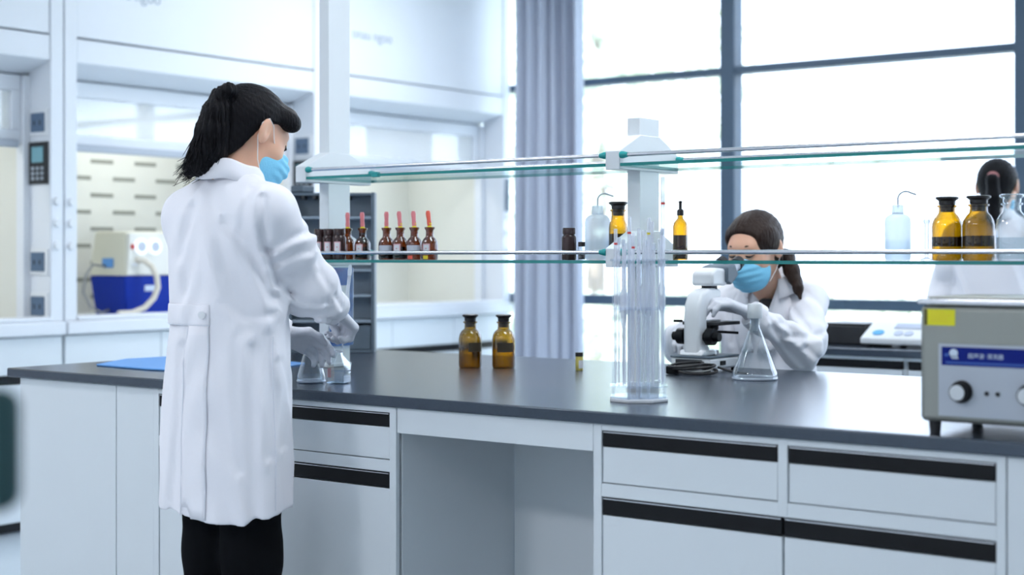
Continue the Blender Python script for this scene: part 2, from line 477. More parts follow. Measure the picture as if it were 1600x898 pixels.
# ------------------------------------------------------------------ curtain
def curtain():
    t = thing('curtain', 'long blue-grey pleated curtain drawn to the left end of the window', 'curtain', (-5.17, 7.2, 0.03))
    rows = []
    N = 150
    for z in np.linspace(0.03, 2.92, 14):
        r = []
        for i in range(N+1):
            u = i/N
            amp = 0.045*(0.75+0.25*math.sin(z*1.3+u*5))
            x = -5.46+0.50*u+0.012*math.sin(u*40+z*0.8)
            y = 7.22+amp*math.sin(u*2*math.pi*6.0+0.5*math.sin(u*7)+0.12*z)+0.014*math.sin(u*2*math.pi*13+z*.5)
            r.append((x, y, z))
        rows.append(r)
    o = MB().grid(rows).build('cloth', 'curtain', t, world=True, angle=180)
    sd = o.modifiers.new('thickness', 'SOLIDIFY'); sd.thickness = 0.004
    MB().tube([(-5.62, 7.24, 2.93), (2.3, 7.24, 2.93)], 0.014, 10).build('curtain_rail', 'chrome', t, world=True)
    for k in range(7): MB().cyl((-5.45+0.08*k, 7.24, 2.915), (-5.45+0.08*k, 7.24, 2.945), 0.02, seg=12).build('hook', 'chrome', t, world=True)
curtain()

# ------------------------------------------------------------------ fume hoods
HX = -5.6
HOOD_W = 3.0
def fume_hood(Y0, Y1, label, slots, first, fittings=True):
    t = thing('fume_hood', label, 'fume hood', (-6.0, (Y0+Y1)/2, 0.0), group='white fume hoods along the left wall')
    p0, p1 = Y0+0.067, Y1-0.067
    # base cabinet
    wbox('base_carcass', 'white_lacquer', t, -6.45, -5.63, Y0+0.003, Y1-0.003, 0.05, 0.84)
    wbox('plinth', 'black_matt', t, -6.40, -5.68, Y0+0.003, Y1-0.003, 0.0, 0.05, 0)
    n = 3
    for k in range(n):
        a = Y0+0.004+(Y1-Y0-0.008)*k/n; b = Y0+0.004+(Y1-Y0-0.008)*(k+1)/n
        wbox('drawer_front', 'white_lacquer', t, -5.63, -5.602, a+0.002, b-0.002, 0.684, 0.84)
        wbox('handle_strip', 'black_plastic', t, -5.63, -5.606, a+0.002, b-0.002, 0.643, 0.681)
        wbox('door_front', 'white_lacquer', t, -5.63, -5.602, a+0.002, b-0.002, 0.055, 0.640)
    wbox('sill', 'white_metal', t, -6.40, -5.575, Y0+0.002, Y1-0.002, 0.845, 0.905, 0.008)
    wbox('sill_lip', 'white_metal', t, -5.70, -5.585, p0, p1, 0.905, 0.925, 0.006)
    # posts
    for a, b, q, e in ((Y0+0.001, p0, 0, 1), (p1, Y1-0.001, 1, -1)):
        po = wbox('post', 'white_metal', t, -5.76, HX, a, b, 0.905, 2.80, 0.004)
        c = (a+b)/2
        for z in (1.235, 1.335, 1.43):
            MB().cyl((HX, c, z), (HX+0.012, c, z), 0.019, 0.016, 18).build('valve_button', 'white_plastic', po, world=True)
        wbox('jamb', 'white_metal', t, -5.80, -5.745, (b if q == 0 else a-0.035), (b+0.035 if q == 0 else a), 0.905, 1.985, 0.003)
    # header
    hd = wbox('header_panel', 'white_metal', t, -5.66, HX-0.006, p0+0.001, p1-0.001, 2.160, 2.80, 0.004)
    wbox('header_rail', 'white_metal', t, -5.66, HX-0.004, p0+0.001, p1-0.001, 2.045, 2.152, 0.004)
    MB().prism([(-5.604, 2.045), (-5.66, 2.10), (-5.80, 2.10), (-5.80, 1.985)], p0, p1, 'y').build('soffit', 'white_metal', t, world=True)
    # sash: frame with a glazed upper light
    sx0, sx1 = -5.80, -5.765
    sa, sb = p0+0.036, p1-0.036
    sm = MB().box(sx0, sx1, sa, sb, 1.915, 1.985).box(sx0, sx1, sa, sb, 1.685, 1.745).box(sx0, sx1, sa, sa+0.045, 1.745, 1.915).box(sx0, sx1, sb-0.045, sb, 1.745, 1.915)
    sash = sm.build('sash', 'white_metal', t, world=True, bevel=0.004)
    wbox('sash_glass', 'glass_sash', sash, -5.785, -5.779, sa+0.045, sb-0.045, 1.745, 1.915, 0)
    wbox('sash_handle', 'panel_grey', sash, -5.764, -5.745, sa+0.02, sb-0.02, 1.665, 1.700, 0.006)
    # lining
    MB().box(-6.40, -6.34, p0, p1, 0.905, 2.04).build('baffle', 'liner', t, world=True, smooth=False)
    for a, b in ((p0, p0+0.02), (p1-0.02, p1)): wbox('side_liner', 'liner', t, -6.34, -5.80, a, b, 0.905, 2.04, 0)
    wbox('roof_liner', 'liner', t, -6.34, -5.80, p0+0.02, p1-0.02, 2.0, 2.04, 0)
    wbox('outer_shell', 'white_metal', t, -6.45, -5.80, Y0+0.004, Y1-0.004, 2.04, 2.80, 0)
    if slots:
        bf = [c for c in t.children if c.name.startswith('baffle')][0]
        src = None
        for r in range(9):
            z = 1.670-0.0855*r
            off = 0.139*((r+1) % 2)
            for k in range(6):
                y = 4.298+0.278*k+off-0.139+0.07
                if not (p0+0.1 < y < p1-0.1): continue
                if src is None:
                    src = MB().box(-0.004, 0.002, -0.07, 0.07, -0.010, 0.010).build('slot', 'slot_shade', bf, smooth=False); o = src
                else:
                    o = src.copy(); COL.objects.link(o); o.parent = bf
                b0 = base_of(bf); o.location = (-6.34-b0.x, y-b0.y, z-b0.z)
    # strip lamp under the roof of the hood
    lm = wbox('hood_lamp', 'white_metal', t, -6.10, -5.95, (p0+p1)/2-0.45, (p0+p1)/2+0.45, 1.975, 1.999, 0.003)
    wbox('lamp_tube', 'lamp_glow', lm, -6.06, -5.99, (p0+p1)/2-0.43, (p0+p1)/2+0.43, 1.970, 1.9755, 0)
    LA = bpy.data.lights.new('hood_lamp_light', 'AREA'); LA.shape = 'RECTANGLE'; LA.size = 0.08; LA.size_y = 0.86; LA.energy = HOOD_W; LA.color = (1.0, 0.99, 0.95)
    lo = bpy.data.objects.new('hood_lamp_light', LA); COL.objects.link(lo); lo.parent = t; lo.location = (-0.025, 0, 1.966)
    # service fittings on the right jamb (faces the opening)
    yj = Y1-0.067
    for z in () if not fittings else ((1.775, 1.165, 0.972) if first else (1.765, 1.165, 0.972)):
        s = wbox('socket', 'white_plastic', t, -5.742, -5.612, yj-0.008, yj, z-0.058, z+0.058, 0.003)
        wbox('socket_face', 'socket_grey', s, -5.728, -5.632, yj-0.013, yj-0.008, z-0.042, z+0.042, 0.002)
        for dx in (-0.02, 0.02): wbox('slot_hole', 'black_matt', s, -5.68+dx-0.004, -5.68+dx+0.004, yj-0.0145, yj-0.013, z-0.012, z+0.008, 0)
    if fittings:
     c = wbox('control_panel', 'black_matt', t, -5.745, -5.612, yj-0.010, yj, 1.505, 1.690, 0.003)
     wbox('display', 'display_cyan', c, -5.720, -5.640, yj-0.013, yj-0.010, 1.600, 1.668, 0.001)
     for i in range(3):
        for j in range(3):
            wbox('key', 'grey_mark', c, -5.722+0.033*i, -5.704+0.033*i, yj-0.0125, yj-0.010, 1.523+0.022*j, 1.537+0.022*j, 0.001)
    if not fittings: wbox('door_latch', 'rack_grey', t, HX, HX+0.012, Y1-0.055, Y1-0.025, 1.46, 1.66, 0.003)
    # maker's lettering on the header, lower case, far out of focus
    m = Matrix(((0, 0, 1, HX-0.005), (1, 0, 0, Y0+0.22), (0, 1, 0, 2.362), (0, 0, 0, 1)))
    b0 = base_of(hd); m = Matrix.Translation(-b0) @ m
    text_obj('lettering', 'onau ngoo', 0.075, 'grey_mark', hd, m, 0.0006)
    return t
fume_hood(2.526, 4.144, 'white fume hood at the left edge, control panel and sockets on its jamb', False, True)
fume_hood(4.149, 5.767, 'white fume hood behind the standing woman, holding the blue and cream machine', True, False)
fume_hood(5.772, 7.388, 'empty white fume hood beside the curtain in the far corner', False, False, False)

# machine in the middle hood
def vacuum_pump():
    t = thing('vacuum_pump', 'cream and blue box pump with two round lit gauges inside the middle fume hood', 'pump', (-5.97, 4.95, 0.905))
    y0, y1 = 4.68, 5.22
    # blue tub, tapering down
    vs = []
    for z, g in ((0.905, 0.02), (1.095, 0.0)):
        vs += [(-6.12+g, y0+g, z), (-5.85-g, y0+g, z), (-5.85-g, y1-g, z), (-6.12+g, y1-g, z)]
    MB().add(vs, [(0, 3, 2, 1), (4, 5, 6, 7), (0, 1, 5, 4), (1, 2, 6, 5), (2, 3, 7, 6), (3, 0, 4, 7)]).build('tub', 'machine_blue', t, world=True, bevel=0.008)
    vs = []
    for z, g in ((1.096, 0.0), (1.31, 0.018)):
        vs += [(-6.12+g, y0+g, z), (-5.85-g, y0+g, z), (-5.85-g, y1-g, z), (-6.12+g, y1-g, z)]
    MB().add(vs, [(0, 3, 2, 1), (4, 5, 6, 7), (0, 1, 5, 4), (1, 2, 6, 5), (2, 3, 7, 6), (3, 0, 4, 7)]).build('housing', 'machine_cream', t, world=True, bevel=0.008)
    fp = MB().prism([(y0+0.012, 1.10), (y1-0.012, 1.10), (y1-0.024, 1.30), (y0+0.024, 1.30)], -5.868, -5.848, 'x').build('front_panel', 'machine_front', t, world=True, bevel=0.003)
    for y in (4.765, 4.848):
        g = MB().cyl((-5.85, y, 1.236), (-5.832, y, 1.236), 0.038, seg=28).build('gauge', 'gauge_lit', fp, world=True)
        MB().cyl((-5.832, y, 1.236), (-5.829, y, 1.236), 0.025, seg=24).build('dial', 'gauge_face', fp, world=True)
    for y in (4.72, 4.735): MB().cyl((-5.85, y, 1.15), (-5.836, y, 1.15), 0.007, seg=12).build('knob', 'white_plastic', fp, world=True)
    wbox('switch', 'band_red', fp, -5.85, -5.84, 4.712, 4.728, 1.225, 1.245, 0.001)
    wbox('side_badge', 'mat_blue', t, -6.02, -5.94, 4.676, 4.682, 1.135, 1.18, 0.004)
    wbox('mark', 'label_mark', t, -5.862, -5.852, 4.80, 4.885, 1.02, 1.05, 0.008)
    pts = [(-5.815, 4.765, 1.168), (-5.79, 4.79, 1.14), (-5.775, 4.808, 1.09), (-5.77, 4.810, 1.04), (-5.775, 4.79, 0.99), (-5.785, 4.745, 0.945), (-5.795, 4.68, 0.922), (-5.80, 4.60, 0.920)]
    MB().tube([(-5.848, 4.745, 1.172)]+pts, 0.014, 10).build('hose', 'hose_cream', t, world=True)
    pts = [(-6.0, 4.69, 1.14), (-5.99, 4.60, 1.15), (-5.98, 4.55, 1.10), (-5.97, 4.53, 1.02), (-5.96, 4.56, 0.95), (-5.95, 4.62, 0.92), (-5.96, 4.67, 0.93)]
    MB().tube(pts, 0.006, 8).build('cable', 'cable_grey', t, world=True)
vacuum_pump()

# ================================================================== ISLAND BENCH
YF = 2.80
wt = wbox('worktop', 'resin', None, -4.03, 0.30, 2.775, 4.135, 0.822, 0.85, 0.004)
tag(wt, 'long black resin worktop of the island bench in the foreground', 'worktop')
def fronts(t, cols, frame_x):
    """drawer row over door row with black pull strips; cols = [(x0,x1)], frame_x = stiles [(x0,x1)]"""
    for a, b in frame_x: wbox('stile', 'white_lacquer', t, a, b, 2.786, YF, 0.06, 0.822, 0.001)
    X0, X1 = cols[0][0], cols[-1][1]
    for (a, b) in cols:
        wbox('rail', 'white_lacquer', t, a, b, 2.7865, YF, 0.808, 0.822, 0.0008)
        wbox('rail', 'white_lacquer', t, a, b, 2.7865, YF, 0.663, 0.692, 0.0008)
        d = wbox('drawer_front', 'white_lacquer', t, a+0.002, b-0.002, 2.789, YF+0.01, 0.694, 0.772)
        wbox('handle_strip', 'black_plastic', d, a+0.002, b-0.002, 2.7875, YF, 0.773, 0.807, 0.002)
        wbox('strip_lip', 'chrome', d, a+0.004, b-0.004, 2.7868, 2.7885, 0.8035, 0.8055, 0)
def doors(t, cols):
    for (a, b) in cols:
        d = wbox('door_front', 'white_lacquer', t, a+0.0015, b-0.0015, 2.789, YF+0.01, 0.065, 0.622)
        wbox('handle_strip', 'black_plastic', d, a+0.0015, b-0.0015, 2.7875, YF, 0.624, 0.661, 0.002)
        wbox('strip_lip', 'chrome', d, a+0.004, b-0.004, 2.7868, 2.7885, 0.6575, 0.6595, 0)
def carcass(t, x0, x1, y1=3.26):
    wbox('carcass', 'white_lacquer', t, x0, x1, YF+0.01, y1, 0.06, 0.821, 0.001)
    wbox('plinth', 'black_matt', t, x0+0.01, x1-0.01, YF+0.05, y1-0.01, 0.0, 0.06, 0)
t = thing('bench_cabinet', 'plain white bench end unit with two flat panels, left of the standing woman', 'cabinet', (-3.67, 3.0, 0), group='white bench cabinets')
carcass(t, -3.98, -3.362)
for a, b in ((-3.98, -3.527), (-3.523, -3.362)): wbox('panel', 'white_lacquer', t, a, b, 2.788, YF+0.01, 0.06, 0.821, 0.001)
t = thing('bench_cabinet', 'white drawer and door cabinet behind the legs of the standing woman', 'cabinet', (-2.91, 3.0, 0), group='white bench cabinets')
carcass(t, -3.36, -2.461)
fronts(t, [(-3.339, -2.922), (-2.902, -2.482)], [(-3.36, -3.339), (-2.922, -2.902), (-2.482, -2.461)])
doors(t, [(-3.339, -2.922), (-2.902, -2.482)])
t = thing('bench_cabinet', 'white cabinet with two drawers over two doors under the pipette stand and flask', 'cabinet', (-1.42, 3.0, 0), group='white bench cabinets')
carcass(t, -1.882, -0.967)
fronts(t, [(-1.861, -1.432), (-1.411, -0.985)], [(-1.882, -1.861), (-0.985, -0.967)])
wbox('stile', 'white_lacquer', t, -1.432, -1.411, 2.786, YF, 0.663, 0.822, 0.001)
doors(t, [(-1.861, -1.4225), (-1.4205, -0.985)])
t = thing('bench_cabinet', 'plain white filler unit at the right edge below the ultrasonic cleaner', 'cabinet', (-0.45, 3.0, 0), group='white bench cabinets')
carcass(t, -0.965, 0.25)
wbox('panel', 'white_lacquer', t, -0.965, 0.25, 2.788, YF+0.01, 0.06, 0.821, 0.001)
t = thing('knee_space', 'open knee recess with white apron and back panel between the bench cabinets', 'recess', (-2.17, 3.0, 0))
wbox('apron', 'white_lacquer', t, -2.459, -1.884, 2.788, 2.806, 0.760, 0.8215, 0.001)
wbox('back_panel', 'white_lacquer', t, -2.459, -1.884, 3.262, 3.28, 0.0, 0.8215, 0.001)
t = thing('bench_cabinet', 'white support panel under the rear edge of the island bench', 'cabinet', (-3.2, 3.9, 0), group='white bench cabinets')
for x in (-3.97, -2.80, -1.30, 0.18): wbox('support_panel', 'white_lacquer', t, x, x+0.05, 3.285, 4.08, 0.0, 0.8215, 0.001)

# ------------------------------------------------------------------ reagent rack over the bench
t = thing('reagent_rack', 'two-tier glass reagent rack with white posts, steel rails and teal fittings on the bench', 'shelf rack', (-2.15, 3.42, 0.85))
SY0, SY1 = 3.27, 3.56
XL, XR, XE = -3.27, -2.15, -1.03
def rack_post(x, top):
    p = wbox('column' if top > 2 else 'post', 'post_white', t, x-0.02, x+0.02, 3.37, 3.465, 0.855, top, 0.002)
    wbox('foot_plate', 'post_white', p, x-0.023, x+0.023, 3.366, 3.469, 0.8505, 0.862, 0.002)
    for zb in (1.162, 1.412):
        prof = [(SY0, zb), (SY1, zb), (SY1, zb+0.048), (3.465, zb+0.094), (3.37, zb+0.094), (SY0, zb+0.048)]
        MB().prism(prof, x-0.022, x+0.022, 'x').build('bracket', 'post_white', t, world=True, bevel=0.002)
rack_post(XL, 2.999); rack_post(XR, 1.552); rack_post(XE, 1.552)
for (a, b) in ((XL+0.023, XR-0.023), (XR+0.023, XE-0.023)):
    for zg in (1.171, 1.420):
        mb = MB(); z0, z1 = zg, zg+0.008
        mb.add([(a,SY0,z0),(b,SY0,z0),(b,SY1,z0),(a,SY1,z0),(a,SY0,z1),(b,SY0,z1),(b,SY1,z1),(a,SY1,z1)], [(0,3,2,1),(4,5,6,7)])
        mb.mat(1); mb.add([(a,SY0,z0),(b,SY0,z0),(b,SY1,z0),(a,SY1,z0),(a,SY0,z1),(b,SY0,z1),(b,SY1,z1),(a,SY1,z1)], [(0,1,5,4),(1,2,6,5),(2,3,7,6),(3,0,4,7)])
        mb.build('glass_shelf', ['glass_shelf', 'glass_edge'], t, world=True, smooth=False)
        for y in (SY0+0.006, SY1-0.006):
            r = MB().cyl((a, y, zg+0.029), (b, y, zg+0.029), 0.0052, seg=12).build('rail', 'chrome', t, world=True)
            for x, d in ((a, 1), (b, -1)):
                MB().lathe([(0.0, -0.002), (0.009, -0.002), (0.0095, 0.006), (0.008, 0.012), (0.006, 0.020), (0.0, 0.020)], seg=14, caps=False).build('rail_cap', 'teal', r)
                o = r.children[-1]; b0 = base_of(r)
                o.location = (x-b0.x, y-b0.y, zg+0.029-b0.z); o.rotation_euler = (0, math.pi/2*d, 0)
for x in (-2.97,): wbox('shelf_clip', 'teal', t, x-0.012, x+0.012, SY0-0.003, SY0+0.012, 1.418, 1.433, 0.002)
# blue document sleeve hung on the column
t = thing('document_sleeve', 'blue tinted clear sleeve with a white card hung on the white column', 'sleeve', (-3.25, 3.42, 0.92))
wbox('sleeve', 'acrylic_blue', t, -3.249, -3.241, 3.372, 3.472, 0.915, 1.155, 0.003)
wbox('card', 'paper', t, -3.2405, -3.238, 3.385, 3.450, 1.03, 1.10, 0.001)

# ------------------------------------------------------------------ dark grey pigeon-hole rack on the bench
t = thing('pigeonhole_rack', 'dark grey open rack with six shelves standing at the left back of the bench', 'rack', (-3.775, 3.935, 0.85), rz=math.radians(38))
def rb(name, m, x0, x1, y0, y1, z0, z1): return MB().box(x0, x1, y0, y1, z0, z1).build(name, m, t, bevel=0.0015)
RW, RD, RH = 0.152, 0.05, 0.565
rb('back_panel', 'rack_inner', -RW, RW, RD-0.008, RD, 0, RH)
for s in (-1, 1): rb('side_panel', 'rack_grey', min(s*RW, s*(RW-0.012)), max(s*RW, s*(RW-0.012)), -RD, RD-0.008, 0, RH)
rb('upright', 'rack_grey', -0.035, -0.023, -RD+0.004, RD-0.008, 0.010, RH-0.012)
for z in (0.0, 0.105, 0.195, 0.285, 0.375, 0.470, RH-0.012):
    for a, b in ((-RW+0.012, -0.035), (-0.023, RW-0.012)):
        rb('shelf', 'rack_inner' if 0.05 < z < 0.55 else 'rack_grey', a, b, -RD, RD-0.008, z, z+0.010)
rb('drawer', 'rack_grey', -0.021, RW-0.014, -RD+0.004, RD-0.02, 0.012, 0.095)
for x in (-0.10, -0.06, 0.06): rb('hook', 'black_matt', x-0.006, x+0.006, -RD, RD-0.02, RH-0.024, RH-0.012)
o = wbox('adapter_box', 'rack_grey', None, -3.89, -3.83, 3.84, 3.90, 1.4155, 1.440, 0.004)
tag(o, 'small dark box lying on top of the grey pigeonhole rack', 'box')

# ------------------------------------------------------------------ rear bench with balance
o = wbox('worktop', 'resin', None, -2.66, 1.5, 5.23, 5.98, 0.822, 0.85, 0.004)
tag(o, 'black worktop of the rear bench, behind the seated woman, carrying the balance', 'worktop')
def rear_cabinet(x0, x1, label):
    t = thing('rear_cabinet', label, 'cabinet', ((x0+x1)/2, 5.6, 0), group='rear bench cabinets')
    wbox('carcass', 'white_lacquer', t, x0, x1, 5.27, 5.95, 0.06, 0.8215, 0.001)
    wbox('plinth', 'black_matt', t, x0+0.01, x1-0.01, 5.31, 5.94, 0.0, 0.06, 0)
    wbox('rail', 'white_lacquer', t, x0, x1, 5.246, 5.27, 0.810, 0.8215, 0.0008)
    wbox('drawer_front', 'white_lacquer', t, x0+0.012, x1-0.012, 5.25, 5.27, 0.65, 0.778)
    wbox('handle_strip', 'black_plastic', t, x0+0.012, x1-0.012, 5.248, 5.27, 0.780, 0.809, 0.001)
    wbox('door_front', 'white_lacquer', t, x0+0.012, x1-0.012, 5.25, 5.27, 0.065, 0.645)
rear_cabinet(-2.64, -2.19, 'white rear bench cabinet just right of the seated woman')
rear_cabinet(-2.188, -1.73, 'white rear bench cabinet beside the ultrasonic cleaner')
rear_cabinet(-1.728, -1.25, 'white rear bench cabinet hidden behind the ultrasonic cleaner')
t = thing('lab_balance', 'white laboratory balance with blue keys on the rear bench', 'balance', (-2.22, 5.5, 0.85))
MB().prism([(5.34, 0.862), (5.72, 0.862), (5.72, 0.955), (5.55, 0.955), (5.46, 0.94), (5.34, 0.885)], -2.405, -2.02, 'x').build('body', 'white_plastic', t, world=True, bevel=0.006)
nrm = Vector((0, -0.055, 0.12)).normalized()
def on_slope(x, u):  # u 0..1 up the sloped key panel
    return Vector((x, 5.34+0.12*u, 0.885+0.055*u))
def slope_patch(name, x0, x1, u0, u1, m, rnd=False):
    pts = []
    n = 14
    if rnd:
        pts = [on_slope((x0+x1)/2+(x1-x0)/2*math.cos(2*math.pi*k/n), (u0+u1)/2+(u1-u0)/2*math.sin(2*math.pi*k/n)) for k in range(n)]
    else: pts = [on_slope(x0, u0), on_slope(x1, u0), on_slope(x1, u1), on_slope(x0, u1)]
    k = len(pts); vs = [p+nrm*0.0004 for p in pts]+[p+nrm*0.003 for p in pts]
    MB().add(vs, [tuple(range(k))[::-1], tuple(range(k, 2*k))]+[(i, (i+1) % k, k+(i+1) % k, k+i) for i in range(k)]).build(name, m, t, world=True, smooth=False)
slope_patch('key', -2.37, -2.325, 0.18, 0.48, 'button_blue', True)
slope_patch('key', -2.285, -2.25, 0.18, 0.45, 'button_grey', True)
slope_patch('key', -2.245, -2.21, 0.18, 0.45, 'button_grey', True)
slope_patch('key', -2.17, -2.125, 0.18, 0.48, 'button_blue', True)
slope_patch('display', -2.30, -2.15, 0.62, 0.9, 'button_grey')
MB().lathe([(0.0, 0.0), (0.07, 0.0), (0.075, 0.006), (0.0, 0.010)], (-2.2, 5.63, 0.956), 28, caps=False).build('weighing_pan', 'chrome', t, world=True)
for x in (-2.38, -2.05):
    for y in (5.37, 5.69): MB().cyl((x, y, 0.85), (x, y, 0.862), 0.012, seg=12).build('foot', 'black_matt', t, world=True)
t = thing('printer_box', 'flat black instrument box on the rear bench left of the white balance', 'box', (-2.52, 5.55, 0.85))
wbox('body', 'black_matt', t, -2.64, -2.42, 5.43, 5.68, 0.851, 0.925, 0.006)
wbox('lid', 'black_plastic', t, -2.635, -2.425, 5.435, 5.675, 0.9255, 0.932, 0.003)

# ================================================================== VESSELS
def reagent_bottle(name, label, loc, R, H, body, cap, fill=None, fillmat=None, neck=0.5, lab=None, group=None, cat='bottle', filltop=0.42):
    """flat-stoppered reagent bottle: body, stopper, content, label band"""
    t = thing(name, label, cat, loc, group=group)
    s = H*0.62
    prof = [(0.0, 0.0), (R*0.92, 0.0), (R, 0.006), (R, s-0.012), (R*0.93, s), (R*0.78, s+0.010), (R*neck*1.04, s+0.018), (R*neck, s+0.026), (R*neck, H*0.83), (R*neck*1.22, H*0.84), (R*neck*1.22, H*0.865), (R*neck*0.9, H*0.868)]
    MB().lathe(prof, seg=28, caps=False).build('body', body, t)
    st = [(0.0, H*0.76), (R*neck*0.78, H*0.76), (R*neck*0.88, H*0.868), (R*neck*1.0, H*0.875), (R*neck*1.02, H*0.93), (R*neck*1.25, H*0.955), (R*neck*1.40, H*0.965), (R*neck*1.40, H*0.99), (R*neck*1.2, H), (0.0, H)]
    MB().lathe(st, seg=24, caps=False).build('stopper', cap, t)
    if fill:
        h = H*filltop
        MB().lathe([(0.0, 0.004), (R*0.90, 0.004), (R*0.95, 0.01), (R*0.95, h), (0.0, h)], seg=24, caps=False).build('content', fill, t)
    if lab:
        a0, a1, z0, z1, m = lab
        MB().lathe([(R*1.012, z0), (R*1.012, z1)], seg=12, caps=False, a0=a0, a1=a1).build('label_band', m, t)
    return t
cam_az = math.atan2(-3.6, 2.9)     # the side of a vessel turned to the front aisle
g = 'amber stoppered bottles on the bench'
reagent_bottle('amber_bottle', 'left one of the two amber glass bottles with black stoppers standing on the worktop', (-2.905, 3.63, 0.85), 0.035, 0.163, 'glass_amber', 'cap_dark', 'liquid_amber', lab=(cam_az-0.15, cam_az+1.3, 0.050, 0.078, 'dark_label'), group=g)
reagent_bottle('amber_bottle', 'right one of the two amber glass bottles with black stoppers standing on the worktop', (-2.815, 3.68, 0.85), 0.035, 0.163, 'glass_amber', 'cap_dark', 'liquid_amber', lab=(cam_az-0.6, cam_az+0.9, 0.050, 0.078, 'dark_label'), group=g)
ZS = 1.1795
# right bay
g = 'bottles on the right half of the glass shelf'
reagent_bottle('amber_bottle', 'left amber bottle with black stopper on the right half of the glass shelf', (-1.324, 3.42, ZS), 0.0345, 0.148, 'glass_amber', 'cap_dark', None, neck=0.55, lab=(0, math.pi*1.999, 0.033, 0.055, 'dark_label'), group=g)
reagent_bottle('amber_bottle', 'amber bottle with black stopper next to the clear bottle on the shelf', (-1.250, 3.42, ZS), 0.036, 0.149, 'glass_amber', 'cap_dark', None, neck=0.55, lab=(0, math.pi*1.999, 0.033, 0.057, 'dark_label'), group=g)
reagent_bottle('clear_bottle', 'clear glass bottle with glass stopper at the right end of the shelf', (-1.173, 3.42, ZS), 0.035, 0.150, 'glass_clear', 'glass_clear', 'poly_white', neck=0.55, group=g, filltop=0.35)
# behind the middle post
reagent_bottle('amber_bottle', 'amber bottle with wide black stopper beside the white wash bottle, left of the middle post', (-2.263, 3.47, ZS), 0.0255, 0.158, 'glass_amber', 'cap_dark', 'liquid_dark', neck=0.72, group='bottles beside the middle post', filltop=0.45)
reagent_bottle('clear_bottle', 'clear glass bottle standing against the left side of the middle post', (-2.208, 3.50, ZS), 0.025, 0.150, 'glass_clear', 'glass_clear', 'poly_white', neck=0.6, group='bottles beside the middle post', filltop=0.4)

def wash_bottle(label, loc, R, H, sp):
    t = thing('wash_bottle', label, 'bottle', loc, group='white plastic wash bottles')
    MB().lathe([(0.0, 0.0), (R*0.93, 0.0), (R, 0.008), (R, H*0.70), (R*0.96, H*0.76), (R*0.75, H*0.81), (R*0.42, H*0.84), (R*0.38, H*0.86)], seg=28, caps=False).build('body', 'poly_white', t)
    MB().lathe([(0.0, H*0.83), (R*0.44, H*0.83), (R*0.46, H*0.84), (R*0.44, H*0.985), (R*0.38, H), (0.0, H)], seg=20, caps=False).build('cap', 'poly_white', t)
    MB().lathe([(0.0, 0.004), (R*0.95, 0.004), (R*0.96, H*0.36), (0.0, H*0.36)], seg=24, caps=False).build('content', 'liquid_clear', t)
    pts = [(0, 0, H*0.95), (0.0, 0, H*1.10)]
    for q in np.linspace(0, 1, 8): pts.append((0.022*(1-math.cos(q*2.0))*sp[0], 0.022*(1-math.cos(q*2.0))*sp[1], H*1.10+0.018*math.sin(q*2.2)))
    pts.append((pts[-1][0]+0.012*sp[0], pts[-1][1]+0.012*sp[1], pts[-1][2]-0.004))
    MB().tube(pts, 0.0022, 8).build('spout', 'panel_grey', t)
wash_bottle('white plastic wash bottle with curved spout left of the middle post', (-2.317, 3.45, ZS), 0.0345, 0.148, (0.8, 0.6))
wash_bottle('white plastic wash bottle with curved spout alone on the right half of the shelf', (-1.444, 3.42, ZS), 0.030, 0.132, (0.8, 0.6))

def jar(label, loc, R, H, lab=True, cap='jar_dark', body='jar_dark', group='dark jars at the left end of the shelf'):
    t = thing('dark_jar', label, 'jar', loc, group=group)
    MB().lathe([(0.0, 0.0), (R*0.94, 0.0), (R, 0.004), (R, H*0.68), (R*0.93, H*0.74), (R*0.8, H*0.77), (R*0.76, H*0.80), (R*0.76, H*0.9)], seg=24, caps=False).build('body', body, t)
    MB().lathe([(0.0, H*0.80), (R*0.86, H*0.80), (R*0.88, H*0.82), (R*0.88, H*0.98), (R*0.82, H), (0.0, H)], seg=24, caps=False).build('lid', cap, t)
    if lab: label_patch(t, R, H*0.22, H*0.58, cam_az-0.75, cam_az+0.25)
    return t
def label_patch(t, R, z0, z1, a0, a1, m='paper_pink', inner=True):
    o = MB().lathe([(R*1.01, z0), (R*1.01, z1)], seg=8, caps=False, a0=a0, a1=a1).build('paper_label', m, t)
    if inner:
        d = (a1-a0)*0.14
        MB().lathe([(R*1.018, z0+0.003), (R*1.018, z1-0.003)], seg=8, caps=False, a0=a0+d, a1=a1-d).build('label_field', 'paper', o)
        MB().lathe([(R*1.024, z0+(z1-z0)*0.48), (R*1.024, z0+(z1-z0)*0.56)], seg=5, caps=False, a0=a0+3*d, a1=a1-3*d).build('label_ink', 'ink_red', o)
jar('dark brown wide jar half hidden behind the sleeve of the standing woman', (-3.224, 3.306, ZS), 0.020, 0.092)
jar('dark brown wide jar with pink label, second from the sleeve', (-3.183, 3.304, ZS), 0.0205, 0.092)
jar('dark brown wide jar with pink label left of the first dropper bottle', (-3.142, 3.303, ZS), 0.0205, 0.092)
jar('unlabelled dark brown jar with ribbed lid right of the dropper bottles, before the curtain', (-2.335, 3.34, ZS), 0.0195, 0.086, lab=False, group='small dark containers left of the wash bottle')
t = thing('small_vial', 'tiny clear vial with dark cap beside the white wash bottle', 'vial', (-2.294, 3.34, ZS), group='small dark containers left of the wash bottle')
MB().lathe([(0.0, 0.0), (0.0095, 0.0), (0.0100, 0.003), (0.0100, 0.033), (0.007, 0.038), (0.007, 0.042)], seg=18, caps=False).build('body', 'glass_clear', t)
MB().lathe([(0.0, 0.036), (0.0095, 0.036), (0.0095, 0.048), (0.0, 0.049)], seg=18, caps=False).build('cap', 'cap_dark', t)
